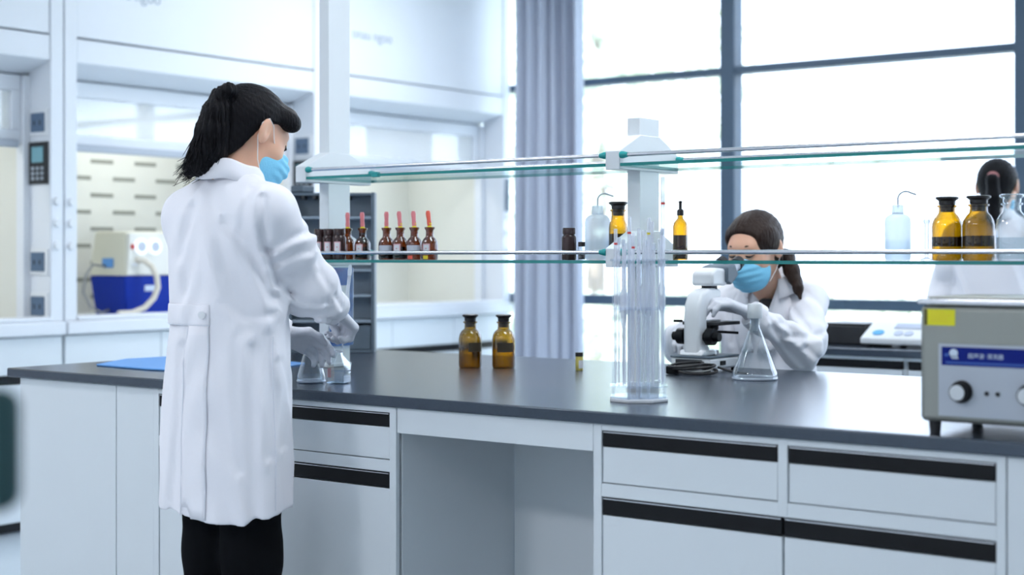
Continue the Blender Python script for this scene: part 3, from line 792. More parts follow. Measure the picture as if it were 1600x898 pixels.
MB().lathe([(0.0, 0.002), (0.0088, 0.002), (0.0088, 0.022), (0.0, 0.022)], seg=16, caps=False).build('content', 'liquid_dark', t)

def dropper(label, x, labkind, bulb, lean, dark, foot):
    t = thing('dropper_bottle', label, 'bottle', (x-0.006, 3.352, ZS), group='brown dropper bottles with pink rubber bulbs')
    R = 0.0235
    MB().lathe([(0.0, 0.0), (R*0.94, 0.0), (R, 0.004), (R, 0.044), (R*0.95, 0.052), (R*0.75, 0.060), (R*0.5, 0.066), (R*0.46, 0.072), (R*0.46, 0.084), (R*0.62, 0.090), (R*0.62, 0.094), (R*0.40, 0.094)], seg=26, caps=False).build('body', 'glass_brown', t)
    MB().lathe([(0.0, 0.003), (R*0.92, 0.003), (R*0.95, 0.007), (R*0.95, 0.038 if dark else 0.022), (0.0, 0.038 if dark else 0.022)], seg=22, caps=False).build('content', 'liquid_dark' if dark else 'liquid_amber', t)
    MB().lathe([(0.0, 0.080), (R*0.38, 0.080), (R*0.40, 0.094), (R*0.24, 0.096), (R*0.24, 0.106), (0.0, 0.106)], seg=16, caps=False).build('dropper_stem', 'band_yellow', t)
    L = lean
    MB().tube([(0, 0, 0.098), (L*0.3, 0, 0.106), (L*0.5, 0, 0.114), (L*0.75, 0, 0.124), (L, 0, 0.134), (L*1.1, 0, 0.141)], [0.0062, 0.0066, 0.0058, 0.0064, 0.0072, 0.0048], 12).build('rubber_bulb', bulb, t)
    if labkind == 'pink': label_patch(t, R, 0.018, 0.046, cam_az-0.95, cam_az+0.05)
    else: label_patch(t, R, 0.016, 0.042, cam_az-1.1, cam_az+0.75, 'paper_grey', False)
    if foot: MB().lathe([(R*1.006, 0.002), (R*1.006, 0.012)], seg=6, caps=False, a0=cam_az-0.9, a1=cam_az-0.2).build('coloured_dot', foot, t)
dropper('leftmost brown dropper bottle with pink label, next to the dark jars', -3.148, 'pink', 'rubber_pink', 0.0, False, 'band_yellow')
dropper('brown dropper bottle with pink bulb in front of the white column, dark liquid inside', -3.087, 'pink', 'rubber_pink', -0.002, True, None)
dropper('brown dropper bottle with a wide grey label, first right of the column', -2.992, 'grey', 'rubber_pink', 0.0, True, None)
dropper('brown dropper bottle with narrow pink label between the two grey-labelled ones', -2.938, 'pink', 'rubber_pink', -0.005, True, None)
dropper('brown dropper bottle with a wide grey label and orange base', -2.884, 'grey', 'rubber_pink', -0.004, False, 'rubber_red')
dropper('rightmost brown dropper bottle with red bulb and yellow base', -2.826, 'pink', 'rubber_red', -0.006, False, 'band_yellow')
t = thing('amber_dropper', 'slim amber dropper bottle just right of the middle post', 'bottle', (-2.080, 3.49, ZS))
MB().lathe([(0.0, 0.0), (0.019, 0.0), (0.02, 0.004), (0.02, 0.088), (0.017, 0.100), (0.008, 0.110), (0.007, 0.115), (0.007, 0.126)], seg=24, caps=False).build('body', 'glass_amber', t)
MB().lathe([(0.0, 0.003), (0.0185, 0.003), (0.0185, 0.066), (0.0, 0.066)], seg=20, caps=False).build('content', 'liquid_dark', t)
MB().lathe([(0.0, 0.118), (0.009, 0.118), (0.009, 0.132), (0.004, 0.136), (0.004, 0.152), (0.007, 0.154), (0.0, 0.158)], seg=14, caps=False).build('stopper', 'cap_dark', t)
t = thing('glass_tube', 'thin clear glass tube with stopper between wash bottle and amber bottles', 'tube', (-1.373, 3.42, ZS))
MB().lathe([(0.0, 0.0), (0.014, 0.0), (0.014, 0.004), (0.005, 0.008), (0.0055, 0.085), (0.008, 0.09), (0.008, 0.096)], seg=18, caps=False).build('body', 'pipette_glass', t)
MB().lathe([(0.0, 0.088), (0.006, 0.09), (0.0065, 0.102), (0.0, 0.112)], seg=14, caps=False).build('stopper', 'glass_clear', t)

# vial and stopper on the bench
t = thing('yellow_vial', 'small yellow vial with black cap standing on the worktop', 'vial', (-2.583, 3.748, 0.85))
MB().lathe([(0.0, 0.0), (0.0105, 0.0), (0.0115, 0.003), (0.0115, 0.040), (0.009, 0.044)], seg=20, caps=False).build('body', 'vial_yellow', t)
MB().lathe([(0.0, 0.041), (0.0120, 0.041), (0.0120, 0.053), (0.0, 0.0535)], seg=20, caps=False).build('cap', 'cap_dark', t)
MB().lathe([(0.0119, 0.006), (0.0119, 0.030)], seg=8, caps=False, a0=cam_az-0.2, a1=cam_az+1.2).build('paper_label', 'paper', t)
t = thing('rubber_stopper', 'small black rubber stopper lying near the back edge behind the amber bottles', 'stopper', (-3.24, 4.08, 0.85))
MB().lathe([(0.0, 0.0), (0.013, 0.0), (0.016, 0.022), (0.0, 0.023)], seg=18, caps=False).build('plug', 'cap_dark', t)
MB().lathe([(0.0, 0.0232), (0.011, 0.0232), (0.0, 0.026)], seg=18, caps=False).build('rim', 'black_matt', t)

def erlenmeyer(label, loc, R, H, r, fill=None, cap=False):
    t = thing('conical_flask', label, 'flask', loc, group='clear conical flasks')
    n = H*0.80
    prof = [(0.0, 0.0), (R*0.90, 0.0), (R*0.985, 0.004), (R, 0.011), (R*0.97, 0.022)]
    for q in np.linspace(0.12, 1, 7): prof.append((R*0.97+(r-R*0.97)*q, 0.022+(n-0.022)*q))
    prof += [(r*0.98, n+0.006), (r, H*0.96), (r*1.28, H*0.985), (r*1.30, H), (r*1.0, H)]
    MB().lathe(prof, seg=36, caps=False).build('body', 'glass_clear', t)
    # heavy glass foot and rim that catch the light
    MB().tube([(R*0.955*math.cos(q), R*0.955*math.sin(q), 0.006) for q in np.linspace(0, 2*math.pi, 37)], 0.0034, 8, False).build('foot_ring', 'pipette_glass', t)
    if fill:
        MB().lathe([(0.0, 0.004), (R*0.93, 0.004), (R*0.955, 0.012), (R*0.97-(R-r)*(fill-0.02)/n, fill), (0.0, fill)], seg=32, caps=False).build('content', 'liquid_clear', t)
    if cap:
        MB().lathe([(0.0, H*0.93), (r*1.5, H*0.93), (r*1.55, H*0.94), (r*1.50, H*1.12), (r*1.35, H*1.15), (0.0, H*1.15)], seg=24, caps=False).build('cap', 'white_plastic', t)
        MB().lathe([(0.0, H*0.72), (r*0.6, H*0.74), (r*0.8, H*0.93)], seg=18, caps=False).build('stopper_tip', 'panel_grey', t)
    return t
erlenmeyer('large clear conical flask with white cap in front of the seated woman', (-1.995, 3.745, 0.85), 0.063, 0.182, 0.0135, None, True)
erlenmeyer('small clear conical flask held by the neck by the standing woman', (-2.895, 2.935, 0.85), 0.0375, 0.133, 0.0125, 0.022)
t = thing('square_bottle', 'clear square glass bottle with red mark beside the small conical flask', 'bottle', (-2.823, 2.966, 0.85), rz=0.35)
def sq(r, z): return [(r, r, z), (-r, r, z), (-r, -r, z), (r, -r, z)]
b = MB().grid([sq(0.020, 0.0), sq(0.0245, 0.003), sq(0.0245, 0.050), sq(0.022, 0.056), sq(0.009, 0.076), sq(0.008, 0.084)], True).add(sq(0.020, 0.0), [(0, 1, 2, 3)]).build('body', 'glass_clear', t, bevel=0.002)
MB().box(-0.0225, 0.0225, -0.0225, 0.0225, 0.003, 0.034).build('content', 'liquid_clear', t, smooth=False)
MB().box(-0.0215, -0.012, -0.0252, -0.0248, 0.018, 0.042).build('red_mark', 'paper_pink', t, smooth=False)
MB().lathe([(0.010, 0.083), (0.0105, 0.085), (0.0105, 0.088), (0.008, 0.088)], seg=16, caps=False).build('rim', 'pipette_glass', t)

# glass dropper in the right hand
t = thing('glass_dropper', 'thin clear glass dropper held upright in the right hand of the standing woman', 'dropper', (-2.80, 2.966, 0.945))
MB().tube([(-0.010, 0.0, 0.0), (-0.007, 0.0, 0.02), (-0.004, 0.0, 0.045), (0.002, 0.0, 0.10), (0.012, 0.004, 0.196)], [0.0015, 0.003, 0.0045, 0.0045, 0.0045], 12).build('tube', 'pipette_glass', t)
MB().tube([(0.012, 0.004, 0.194), (0.013, 0.004, 0.205), (0.0145, 0.005, 0.222)], [0.0052, 0.006, 0.003], 12).build('bulb', 'poly_white', t)

# blue sheet at the left end of the bench
pts = [(-3.87, 2.985), (-3.62, 2.965), (-3.36, 2.99), (-3.32, 3.20), (-3.40, 3.42), (-3.72, 3.47), (-3.98, 3.36), (-4.00, 3.20)]
o = MB().prism([(x+3.66, y-3.2) for x, y in pts], 0.0, 0.006).build('bench_mat', 'mat_blue', None, bevel=0.002)
o.location = (-3.66, 3.2, 0.8505)
tag(o, 'bright blue flexible mat lying at the left end of the worktop', 'mat')

# ------------------------------------------------------------------ pipette stand with pipettes
PC = (-1.925, 3.040)
t = thing('pipette_stand', 'clear acrylic carousel stand full of glass pipettes on the worktop', 'stand', (*PC, 0.85))
def octo(r, z0, z1, ph=0.2):
    return MB().prism([(r*math.cos(ph+k*math.pi/4), r*math.sin(ph+k*math.pi/4)) for k in range(8)], z0, z1)
octo(0.073, 0.0, 0.008).build('foot_plate', 'white_plastic', t, bevel=0.002)
octo(0.070, 0.010, 0.013).build('foot_rim', 'acrylic', t)
octo(0.073, 0.034, 0.038).build('lower_plate', 'acrylic', t)
octo(0.073, 0.215, 0.219).build('middle_plate', 'acrylic', t)
octo(0.073, 0.328, 0.333).build('upper_plate', 'acrylic', t)
MB().cyl((0, 0, 0.008), (0, 0, 0.345), 0.006, seg=14).build('centre_rod', 'acrylic', t)
for k in range(4):
    a = 0.2+k*math.pi/2
    MB().cyl((0.064*math.cos(a), 0.064*math.sin(a), 0.008), (0.064*math.cos(a), 0.064*math.sin(a), 0.333), 0.0035, seg=10).build('support_rod', 'acrylic', t)
rnd = random.Random(11)
bands = ['band_red', 'band_red', 'band_blue', 'band_yellow', 'band_red', 'band_blue']
tops = [0.40, 0.525, 0.38, 0.43, 0.375, 0.405, 0.39, 0.432, 0.38, 0.36, 0.403, 0.37, 0.375, 0.393, 0.36, 0.40, 0.365, 0.42]
ORD = ['leftmost', 'second from the left', 'third from the left', 'fourth from the left', 'fifth from the left', 'sixth from the left', 'seventh from the left', 'eighth from the left', 'ninth from the left', 'ninth from the right', 'eighth from the right', 'seventh from the right', 'sixth from the right', 'fifth from the right', 'fourth from the right', 'third from the right', 'second from the right', 'rightmost']
pips = []
for k in range(18):
    a = 0.2+k*2*math.pi/18+0.17; ro = 0.055 if k % 2 == 0 else 0.036
    top = tops[k]
    x, y = PC[0]+ro*math.cos(a), PC[1]+ro*math.sin(a)
    if k == 1: x, y = PC[0]+0.048, PC[1]+0.030
    if k == 1: lb = 'tallest glass pipette with a blue ring, rising above the acrylic stand'
    else: lb = 'clear glass pipette standing in the acrylic carousel stand'
    p = thing('pipette', lb, 'pipette', (x, y, 0.889), group='glass pipettes in the carousel stand')
    pips.append((0.885*x+0.466*y, p))
    H = top-0.039
    rr = 0.0050 if k == 1 else rnd.uniform(0.0034, 0.0046)
    bz = H*rnd.uniform(0.45, 0.62); bw = rr*(1.0 if k % 3 else 2.0)
    MB().lathe([(0.0012, 0.0), (0.002, 0.015), (rr*0.7, 0.05), (rr*0.75, bz-0.03), (bw, bz-0.012), (bw, bz+0.03), (rr, bz+0.045), (rr, H), (rr*0.7, H+0.001)], seg=12, caps=False).build('stem', 'pipette_glass', p)
    if k in (1, 3, 7, 10, 13): MB().lathe([(rr*1.06, H*0.90-(0.0 if k != 1 else 0.015)), (rr*1.06, H*0.90+0.005-(0.0 if k != 1 else 0.015))], seg=12, caps=False).build('colour_ring', bands[k % 6], p)
    if k % 4 == 0: MB().lathe([(rr*0.8, H-0.012), (rr*1.3, H-0.008), (rr*1.3, H+0.004), (0.0, H+0.005)], seg=10, caps=False).build('tip_cap', 'poly_white', p)

for i, (u, p) in enumerate(sorted(pips, key=lambda q: q[0])):
    if 'tallest' not in p['label']: p['label'] = 'glass pipette in the acrylic carousel stand, '+ORD[i]+' of the eighteen'
# ------------------------------------------------------------------ microscope
def microscope():
    t = thing('microscope', 'white binocular microscope with black stage and knobs in front of the seated woman', 'microscope', (-2.272, 3.972, 0.85))
    # local: x right, y towards the viewer behind the bench
    W = 0.066
    MB().prism([(-W, -0.105), (W, -0.105), (W, 0.07), (W-0.02, 0.10), (-W+0.02, 0.10), (-W, 0.07)], 0.010, 0.042).build('base', 'white_plastic', t, bevel=0.006)
    MB().box(-0.048, 0.040, -0.1085, -0.104, 0.014, 0.038).build('rear_recess', 'black_matt', t, bevel=0.001)
    MB().box(W-0.0005, W+0.003, -0.045, -0.015, 0.020, 0.033).build('switch', 'black_plastic', t, bevel=0.001)
    MB().box(W*-1.01, W*1.01, -0.107, 0.072, 0.042, 0.048).build('base_trim', 'rack_grey', t, bevel=0.002)
    for x in (-0.05, 0.05):
        for y in (-0.09, 0.07): MB().cyl((x, y, 0), (x, y, 0.010), 0.010, seg=12).build('foot', 'black_matt', t)
    # arm: C-shaped plate swept
    arm = [(-0.100, 0.048), (-0.030, 0.048), (-0.034, 0.072), (-0.048, 0.085), (-0.050, 0.16), (-0.046, 0.185), (-0.030, 0.205), (0.000, 0.212), (0.030, 0.214), (0.035, 0.222), (0.035, 0.240), (0.0, 0.246), (-0.045, 0.243), (-0.078, 0.228), (-0.095, 0.198), (-0.100, 0.160)]
    MB().prism(arm, -0.027, 0.027, 'x').build('arm', 'white_plastic', t, bevel=0.009, seg=3)
    MB().prism([(-0.106, 0.048), (-0.018, 0.048), (-0.026, 0.062), (-0.095, 0.066)], -0.040, 0.040, 'x').build('arm_foot', 'white_plastic', t, bevel=0.006)
    # binocular head
    MB().cyl((0, 0.008, 0.240), (0, 0.008, 0.252), 0.024, seg=24).build('head_collar', 'black_matt', t)
    MB().prism([(-0.036, 0.252), (0.052, 0.252), (0.064, 0.275), (0.050, 0.302), (-0.008, 0.306), (-0.036, 0.290)], -0.036, 0.036, 'x').build('head', 'white_plastic', t, bevel=0.008, seg=3)
    pr = MB().prism([(0.036, 0.264), (0.062, 0.254), (0.106, 0.284), (0.084, 0.318), (0.036, 0.308)], -0.046, 0.046, 'x').build('prism_housing', 'rack_grey', t, bevel=0.005)
    for x in (-0.028, 0.028):
        e = MB().cyl((x, 0.088, 0.296), (x, 0.130, 0.318), 0.0165, seg=20).build('eyepiece_tube', 'panel_grey', t)
        MB().cyl((x, 0.120, 0.313), (x, 0.142, 0.3245), 0.0205, 0.0185, seg=20).build('eyecup', 'black_matt', e)
    # nosepiece and objectives
    MB().tube([(0, 0.010, 0.214), (0, 0.013, 0.196)], [0.026, 0.022], 20).build('nosepiece', 'panel_grey', t)
    for k, (dx, dy) in enumerate(((0.0, 0.012), (0.016, -0.004), (-0.016, -0.004), (0.0, -0.016))):
        L = (0.042, 0.030, 0.034, 0.026)[k]
        p0 = Vector((dx*0.8, 0.013+dy*0.8, 0.199)); d = Vector((dx*0.8, dy*0.8, -0.04)).normalized()
        MB().tube([p0, p0+d*L*0.6, p0+d*L*0.65, p0+d*L], [0.0085, 0.0085, 0.006, 0.004], 14).build('objective', 'chrome', t)
    # stage, slide holder, condenser
    MB().box(-0.062, 0.062, -0.045, 0.085, 0.136, 0.146).build('stage', 'black_matt', t, bevel=0.002)
    MB().box(-0.040, 0.040, 0.0, 0.006, 0.1465, 0.152).build('slide_clip', 'chrome', t, bevel=0.001)
    MB().box(-0.035, 0.041, 0.010, 0.035, 0.1465, 0.1478).build('slide', 'glass_clear', t, smooth=False)
    MB().box(-0.020, 0.020, -0.049, -0.020, 0.085, 0.136).build('stage_bracket', 'black_matt', t, bevel=0.003)
    MB().lathe([(0.0, 0.0), (0.018, 0.0), (0.020, 0.020), (0.024, 0.024), (0.024, 0.036), (0.0, 0.036)], (0, 0.015, 0.098), 20, caps=False).build('condenser', 'black_plastic', t)
    MB().tube([(0.02, 0.02, 0.115), (0.055, 0.04, 0.113), (0.075, 0.05, 0.112)], 0.004, 8).build('iris_lever', 'black_plastic', t)
    MB().lathe([(0.0, 0.0), (0.026, 0.0), (0.024, 0.012), (0.018, 0.014), (0.0, 0.014)], (0, 0.015, 0.048), 24, caps=False).build('illuminator', 'chrome', t)
    for s in (-1, 1):
        k = MB().tube([(s*0.027, -0.068, 0.104), (s*0.036, -0.068, 0.104), (s*0.037, -0.068, 0.104), (s*0.060, -0.068, 0.104)], [0.014, 0.014, 0.025, 0.024], 24).build('coarse_knob', 'black_plastic', t)
        MB().cyl((s*0.060, -0.068, 0.104), (s*0.078, -0.068, 0.104), 0.014, 0.013, 20).build('fine_knob', 'black_plastic', k)
    MB().tube([(-0.03, -0.098, 0.150), (-0.05, -0.115, 0.150)], 0.004, 8).build('lock_screw', 'black_plastic', t)
microscope()
def cable():
    t = thing('power_cable', 'coiled black power cable lying before the microscope base', 'cable', (-2.19, 3.805, 0.85))
    for k, (m, r, w, h, ph) in enumerate((('cable_black', 0.0042, 0.058, 0.036, 0.0), ('cable_grey', 0.0024, 0.042, 0.030, 0.6), ('cable_black', 0.0036, 0.064, 0.026, 1.1), ('cable_black', 0.0036, 0.050, 0.040, 2.0))):
        pts = []
        for q in np.linspace(0, 2*math.pi*(1.15 if k else 1.6), 44):
            u = w*math.cos(q+ph); v = h*math.sin(q+ph)
            x = u*0.85-v*0.50; y = u*0.42+v*0.86
            z = 0.005+0.006*k+0.006*(1+math.sin(q*1.0+k))
            pts.append((x-0.02+0.01*k*math.cos(k), y-0.01*k*0.4, z))
        MB().tube(pts, r, 8).build('coil', m, t)
    MB().tube([(0.03, 0.03, 0.022), (0.07, 0.02, 0.014), (0.10, 0.035, 0.008), (0.115, 0.05, 0.006)], 0.0036, 8).build('free_end', 'cable_black', t)
    MB().box(-0.105, -0.070, -0.04, -0.015, 0.001, 0.024).build('plug', 'black_plastic', t, bevel=0.004)
cable()

# ------------------------------------------------------------------ ultrasonic cleaner
def cleaner():
    t = thing('ultrasonic_cleaner', 'grey steel ultrasonic cleaner with blue label strip and knobs at the right of the worktop', 'cleaner', (-0.97, 2.95, 0.85))
    x0, x1, y0, y1 = -1.142, -0.79, 2.81, 3.08
    MB().box(x0, x1, y0, y1, 0.874, 1.096).build('case', 'steel', t, world=True, bevel=0.010, seg=3)
    MB().box(x0-0.005, x1+0.005, y0-0.005, y1+0.005, 1.097, 1.108).build('rim', 'chrome', t, world=True, bevel=0.004)
    wbox('lid', 'steel', t, x0+0.01, x1-0.01, y0+0.012, y1-0.012, 1.1085, 1.1125, 0.002)
    for x in (x0+0.022, x1-0.022):
        for y in (y0+0.022, y1-0.022): MB().cyl((x, y, 0.85), (x, y, 0.874), 0.010, 0.012, 16).build('foot', 'black_matt', t, world=True)
    pn = wbox('control_plate', 'panel_grey', t, -1.104, -0.83, 2.8065, 2.810, 0.886, 1.024, 0.001)
    wbox('title_strip', 'label_blue', pn, -1.097, -0.84, 2.8058, 2.8068, 0.983, 1.018, 0)
    wbox('strip_line', 'label_line', pn, -1.089, -0.85, 2.8052, 2.8058, 0.9865, 0.9905, 0)
    MB().cyl((-1.0735, 2.8058, 1.0065), (-1.0735, 2.8050, 1.0065), 0.0082, seg=24).build('emblem', 'label_mark', pn, world=True)
    MB().prism([(-1.079, 1.001), (-1.066, 1.001), (-1.064, 0.996), (-1.077, 0.996)], 2.8050, 2.8058, 'y').build('emblem_tail', 'label_mark', pn, world=True, smooth=False)
    MB().prism([(-1.091, 1.0055), (-1.083, 1.006), (-1.083, 1.000), (-1.091, 1.000)], 2.8052, 2.8058, 'y').build('emblem_mark', 'label_line', pn, world=True, smooth=False)
    b0 = base_of(pn)
    for body, x in (('超声波', -1.046), ('·', -1.015), ('清洗器', -1.0095)):
        text_obj('title_text', body, 0.0105, 'label_mark', pn, Matrix.Translation(-b0) @ Matrix.Translation((x, 2.8056, 0.9985)) @ Matrix.Rotation(math.pi/2, 4, 'X'), 0.0002)
    for x in (-1.058, -0.93):
        k = MB().tube([(x, 2.8065, 0.934), (x, 2.798, 0.934), (x, 2.797, 0.934), (x, 2.782, 0.934)], [0.0215, 0.0205, 0.0175, 0.0165], 28).build('dial_knob', 'black_plastic', pn, world=True)
        MB().cyl((x, 2.782, 0.934), (x, 2.7805, 0.934), 0.0145, seg=28).build('knob_cap', 'knob_silver', pn, world=True)
    for x in (-1.010, -0.989): MB().tube([(x, 2.8065, 0.933), (x, 2.804, 0.933), (x, 2.803, 0.933)], [0.0042, 0.0042, 0.0025], 14).build('indicator', 'black_matt', pn, world=True)
    lb = wbox('warning_label', 'yellow_label', t, -1.133, -1.072, 2.8088, 2.8096, 1.058, 1.089, 0)
    wbox('label_edge', 'label_print', lb, -1.1325, -1.1265, 2.8083, 2.8088, 1.0585, 1.0885, 0)
    for z, w in ((1.082, 0.028), (1.076, 0.040), (1.071, 0.034), (1.066, 0.038)): wbox('print_line', 'band_yellow', lb, -1.120, -1.120+w, 2.8084, 2.8088, z, z+0.0018, 0)
    for z in (1.066, 1.078): MB().prism([(-1.132, z), (-1.127, z), (-1.1295, z+0.005)], 2.8078, 2.8084, 'y').build('warning_sign', 'label_print', lb, world=True, smooth=False)
    MB().tube([(x0+0.002, 2.90, 0.90), (x0-0.010, 2.90, 0.90)], 0.004, 8).build('drain_stub', 'black_matt', t, world=True)
cleaner()

# ------------------------------------------------------------------ lab stool close to the camera, left edge
t = thing('lab_stool', 'blurred dark teal stool backrest close to the camera at the left edge', 'stool', (-1.205, 0.745, 0.0))
MB().prism([(-0.20, -0.03), (-0.12, -0.045), (0.0, -0.05), (0.12, -0.045), (0.155, -0.03), (0.155, 0.0), (0.12, -0.012), (0.0, -0.018), (-0.12, -0.012), (-0.20, 0.0)], 0.985, 1.085).build('backrest', 'stool_teal', t, bevel=0.045, seg=5)
MB().tube([(0, -0.015, 1.03), (0, 0.02, 1.0), (0, 0.03, 0.70), (0, 0.02, 0.56), (0, -0.10, 0.54)], 0.014, 10).build('back_stem', 'black_matt', t)
MB().lathe([(0.0, 0.55), (0.17, 0.55), (0.19, 0.57), (0.19, 0.60), (0.16, 0.615), (0.0, 0.618)], (0, -0.15, 0), 32, caps=False).build('seat', 'stool_teal', t)
MB().cyl((0, -0.15, 0.10), (0, -0.15, 0.55), 0.022, seg=16).build('gas_column', 'chrome', t)
for k in range(5):
    a = k*2*math.pi/5
    MB().tube([(0, -0.15, 0.12), (0.26*math.cos(a), -0.15+0.26*math.sin(a), 0.07)], [0.024, 0.015], 10).build('leg', 'black_matt', t)
    MB().cyl((0.26*math.cos(a)-0.012, -0.15+0.26*math.sin(a), 0.028), (0.26*math.cos(a)+0.012, -0.15+0.26*math.sin(a), 0.028), 0.028, seg=16).build('castor', 'black_plastic', t)
# ================================================================== PEOPLE
def head_parts(Rh, th, hair='front'):
    """sdf of a head in person space; head-local: y forward, z up, origin between the ears"""
    sk = U([EL((0, -0.012, 0.025), (0.073, 0.092, 0.084)), EL((0, 0.030, -0.035), (0.057, 0.056, 0.072)),
            EL((0, 0.060, -0.092), (0.026, 0.022, 0.020)), EL((0.034, 0.050, -0.030), (0.026, 0.026, 0.028)), EL((-0.034, 0.050, -0.030), (0.026, 0.026, 0.028)),
            EL((0, 0.066, 0.022), (0.046, 0.018, 0.016))], 0.03)
    nose = U([RC((0, 0.082, 0.004), (0, 0.101, -0.030), 0.006, 0.0105), EL((0.011, 0.090, -0.034), (0.007, 0.009, 0.006)), EL((-0.011, 0.090, -0.034), (0.007, 0.009, 0.006))], 0.01)
    lips = U([EL((0, 0.083, -0.060), (0.022, 0.008, 0.005)), EL((0, 0.081, -0.069), (0.018, 0.008, 0.006))], 0.003)
    ears = []
    for s in (-1, 1):
        R = rotm(s*0.35, 0, 0)
        ears += [EL((s*0.079, -0.010, -0.002), (0.0080, 0.020, 0.034), R)]
    dents = [EL((s*0.086, -0.004, 0.002), (0.0055, 0.009, 0.017), rotm(s*0.35, 0, 0)) for s in (-1, 1)]
    sockets = [EL((s*0.032, 0.092, 0.006), (0.018, 0.014, 0.011)) for s in (-1, 1)]
    lids = [EL((s*0.032, 0.072, 0.004), (0.0145, 0.0135, 0.012)) for s in (-1, 1)]
    def f(P):
        d = sk(P)
        for s in sockets: d = smax(d, -s(P), 0.012)
        for s in lids: d = smin(d, s(P), 0.004)
        d = smin(d, nose(P), 0.014); d = smin(d, lips(P), 0.008)
        e = np.minimum(ears[0](P), ears[1](P))
        for s in dents: e = smax(e, -s(P), 0.004)
        return smin(d, e, 0.008)
    return moved(f, Rh, th)

def hand_prims(side, curls, thumb, spread=0.04):
    """wrist at the origin, fingers along +y, back of the hand +z; side=+1: thumb towards +x"""
    fs = []; X = [0.027, 0.009, -0.009, -0.0255]; LN = [1.0, 1.1, 1.03, 0.82]
    pal = [RC((side*x*0.62, 0.006, 0), (side*x, 0.080, 0.001-abs(x)*0.10), 0.0135, 0.0115) for x in X]
    out = [U(pal, 0.016), RC((0, -0.075, 0), (0, 0.008, 0), 0.0285, 0.0235)]
    for i, x in enumerate(X):
        p = np.array([side*x, 0.082, 0.0]); ang = 0.0; segs = []
        sx = side*x*spread*18
        for L, c, r0, r1 in zip((0.040, 0.026, 0.021), curls[i], (0.0098, 0.0090, 0.0080), (0.0090, 0.0080, 0.0068)):
            ang += c
            q = p+L*LN[i]*np.array([sx, math.cos(ang), -math.sin(ang)])
            segs.append(RC(p, q, r0, r1)); p = q
        out.append(U(segs, 0.004))
    a, b, c = thumb
    tb = [RC((side*0.020, 0.018, -0.004), a, 0.0135, 0.0115), RC(a, b, 0.0110, 0.0098), RC(b, c, 0.0095, 0.0078)]
    out.append(U(tb, 0.005))
    return U(out, 0.007)
def frame(y, z):
    y = Vector(y).normalized(); z = Vector(z); z = (z-y*z.dot(y)).normalized(); x = y.cross(z)
    return np.array([[x[i], y[i], z[i]] for i in range(3)], np.float32)
def bbox(pts, r):
    p = np.array(pts); return p.min(0)-r, p.max(0)+r

def on_surface(f, c, th, z, off):
    """where a ray from the axis c at angle th and height z leaves the cloth f"""
    r = np.linspace(0.03, 0.30, 180); P = np.stack([c[0]+r*math.cos(th), c[1]+r*math.sin(th), np.full_like(r, z)], 1).astype(np.float32)
    d = f(P); i = np.argmax(d > 0); q = r[i]+off
    return (c[0]+q*math.cos(th), c[1]+q*math.sin(th), z)
def crease(axis, lines):
    """folds pressed into cloth along polylines (u, z): u runs along the level direction 'axis', each line with its depth and width"""
    ax = np.array(axis, np.float32)
    def f(P):
        Q = np.stack([P[:, :2]@ax, P[:, 2]], 1); out = np.zeros(len(P), np.float32)
        for pts, amp, w in lines:
            best = np.full(len(P), 9.0); sgn = np.ones(len(P))
            for a, b in zip(pts[:-1], pts[1:]):
                a = np.array(a); b = np.array(b); ba = b-a; pa = Q-a
                h = np.clip(pa@ba/(ba@ba), 0, 1); v = pa-h[:, None]*ba; d = np.linalg.norm(v, axis=1)
                m = d < best; best = np.where(m, d, best); sgn = np.where(m, np.sign(pa[:, 0]*ba[1]-pa[:, 1]*ba[0]), sgn)
            sd = best*sgn
            out += amp*(np.exp(-(sd/w)**2)-0.75*np.exp(-((sd-1.7*w)/(1.1*w))**2))
        return out
    return f
class Torso:
    """rings of a coat: z, half width, half depth, x shift, y shift"""
    def __init__(s, rings, hem, top, folds=0.010, seed=0.0, hemstart=0.45, nf=5):
        s.R = np.array(rings, np.float32); s.hem = hem; s.top = top; s.folds = folds; s.seed = seed; s.hs = hemstart; s.nf = nf
    def ring(s, z): return [np.interp(z, s.R[:, 0], s.R[:, i]) for i in range(1, 5)]
    def disp(s, th, z):
        t = sss(s.top-s.hs-z, 0.0, 0.5)
        g = np.sin(s.nf*th+1.3+s.seed+2.0*z+0.7*np.sin(z*5+th))
        v = s.folds*t*(g*0.9+0.5*np.sin((s.nf*2-1)*th+3*z+s.seed))
        v += 0.0075*(0.4-np.abs(np.sin(2.5*th+5*z+1.2*np.sin(7*z+2*th)+s.seed)))*(1-0.4*t)
        v += 0.0042*np.sin(38*z+4*np.sin(2*th+s.seed)+3*np.cos(3*th))*sss(np.sin(3*th+5*z+s.seed), 0.1, 0.9)
        return v
    def sdf(s, P):
        z = P[:, 2]; a, b, cx, cy = s.ring(z)
        x = P[:, 0]-cx; y = P[:, 1]-cy
        th = np.arctan2(y/b, x/a)
        q = np.sqrt((x/a)**2+(y/b)**2)+1e-6
        m = np.minimum(a, b)*0.6+np.sqrt(x*x+y*y)/q*0.4
        d = (q-1)*m-s.disp(th, z)
        d = smax(d, z-s.top, 0.05)
        return np.maximum(d, s.hem(th)-z)
    def pt(s, th, z, off=0.0):
        a, b, cx, cy = s.ring(z)
        k = 1+(float(s.disp(np.float64(th), np.float64(z)))+off)/max(0.6*min(a, b)+0.4*math.hypot(a*math.cos(th), b*math.sin(th)), 1e-3)
        return (float(cx+a*k*math.cos(th)), float(cy+b*k*math.sin(th)), float(z))
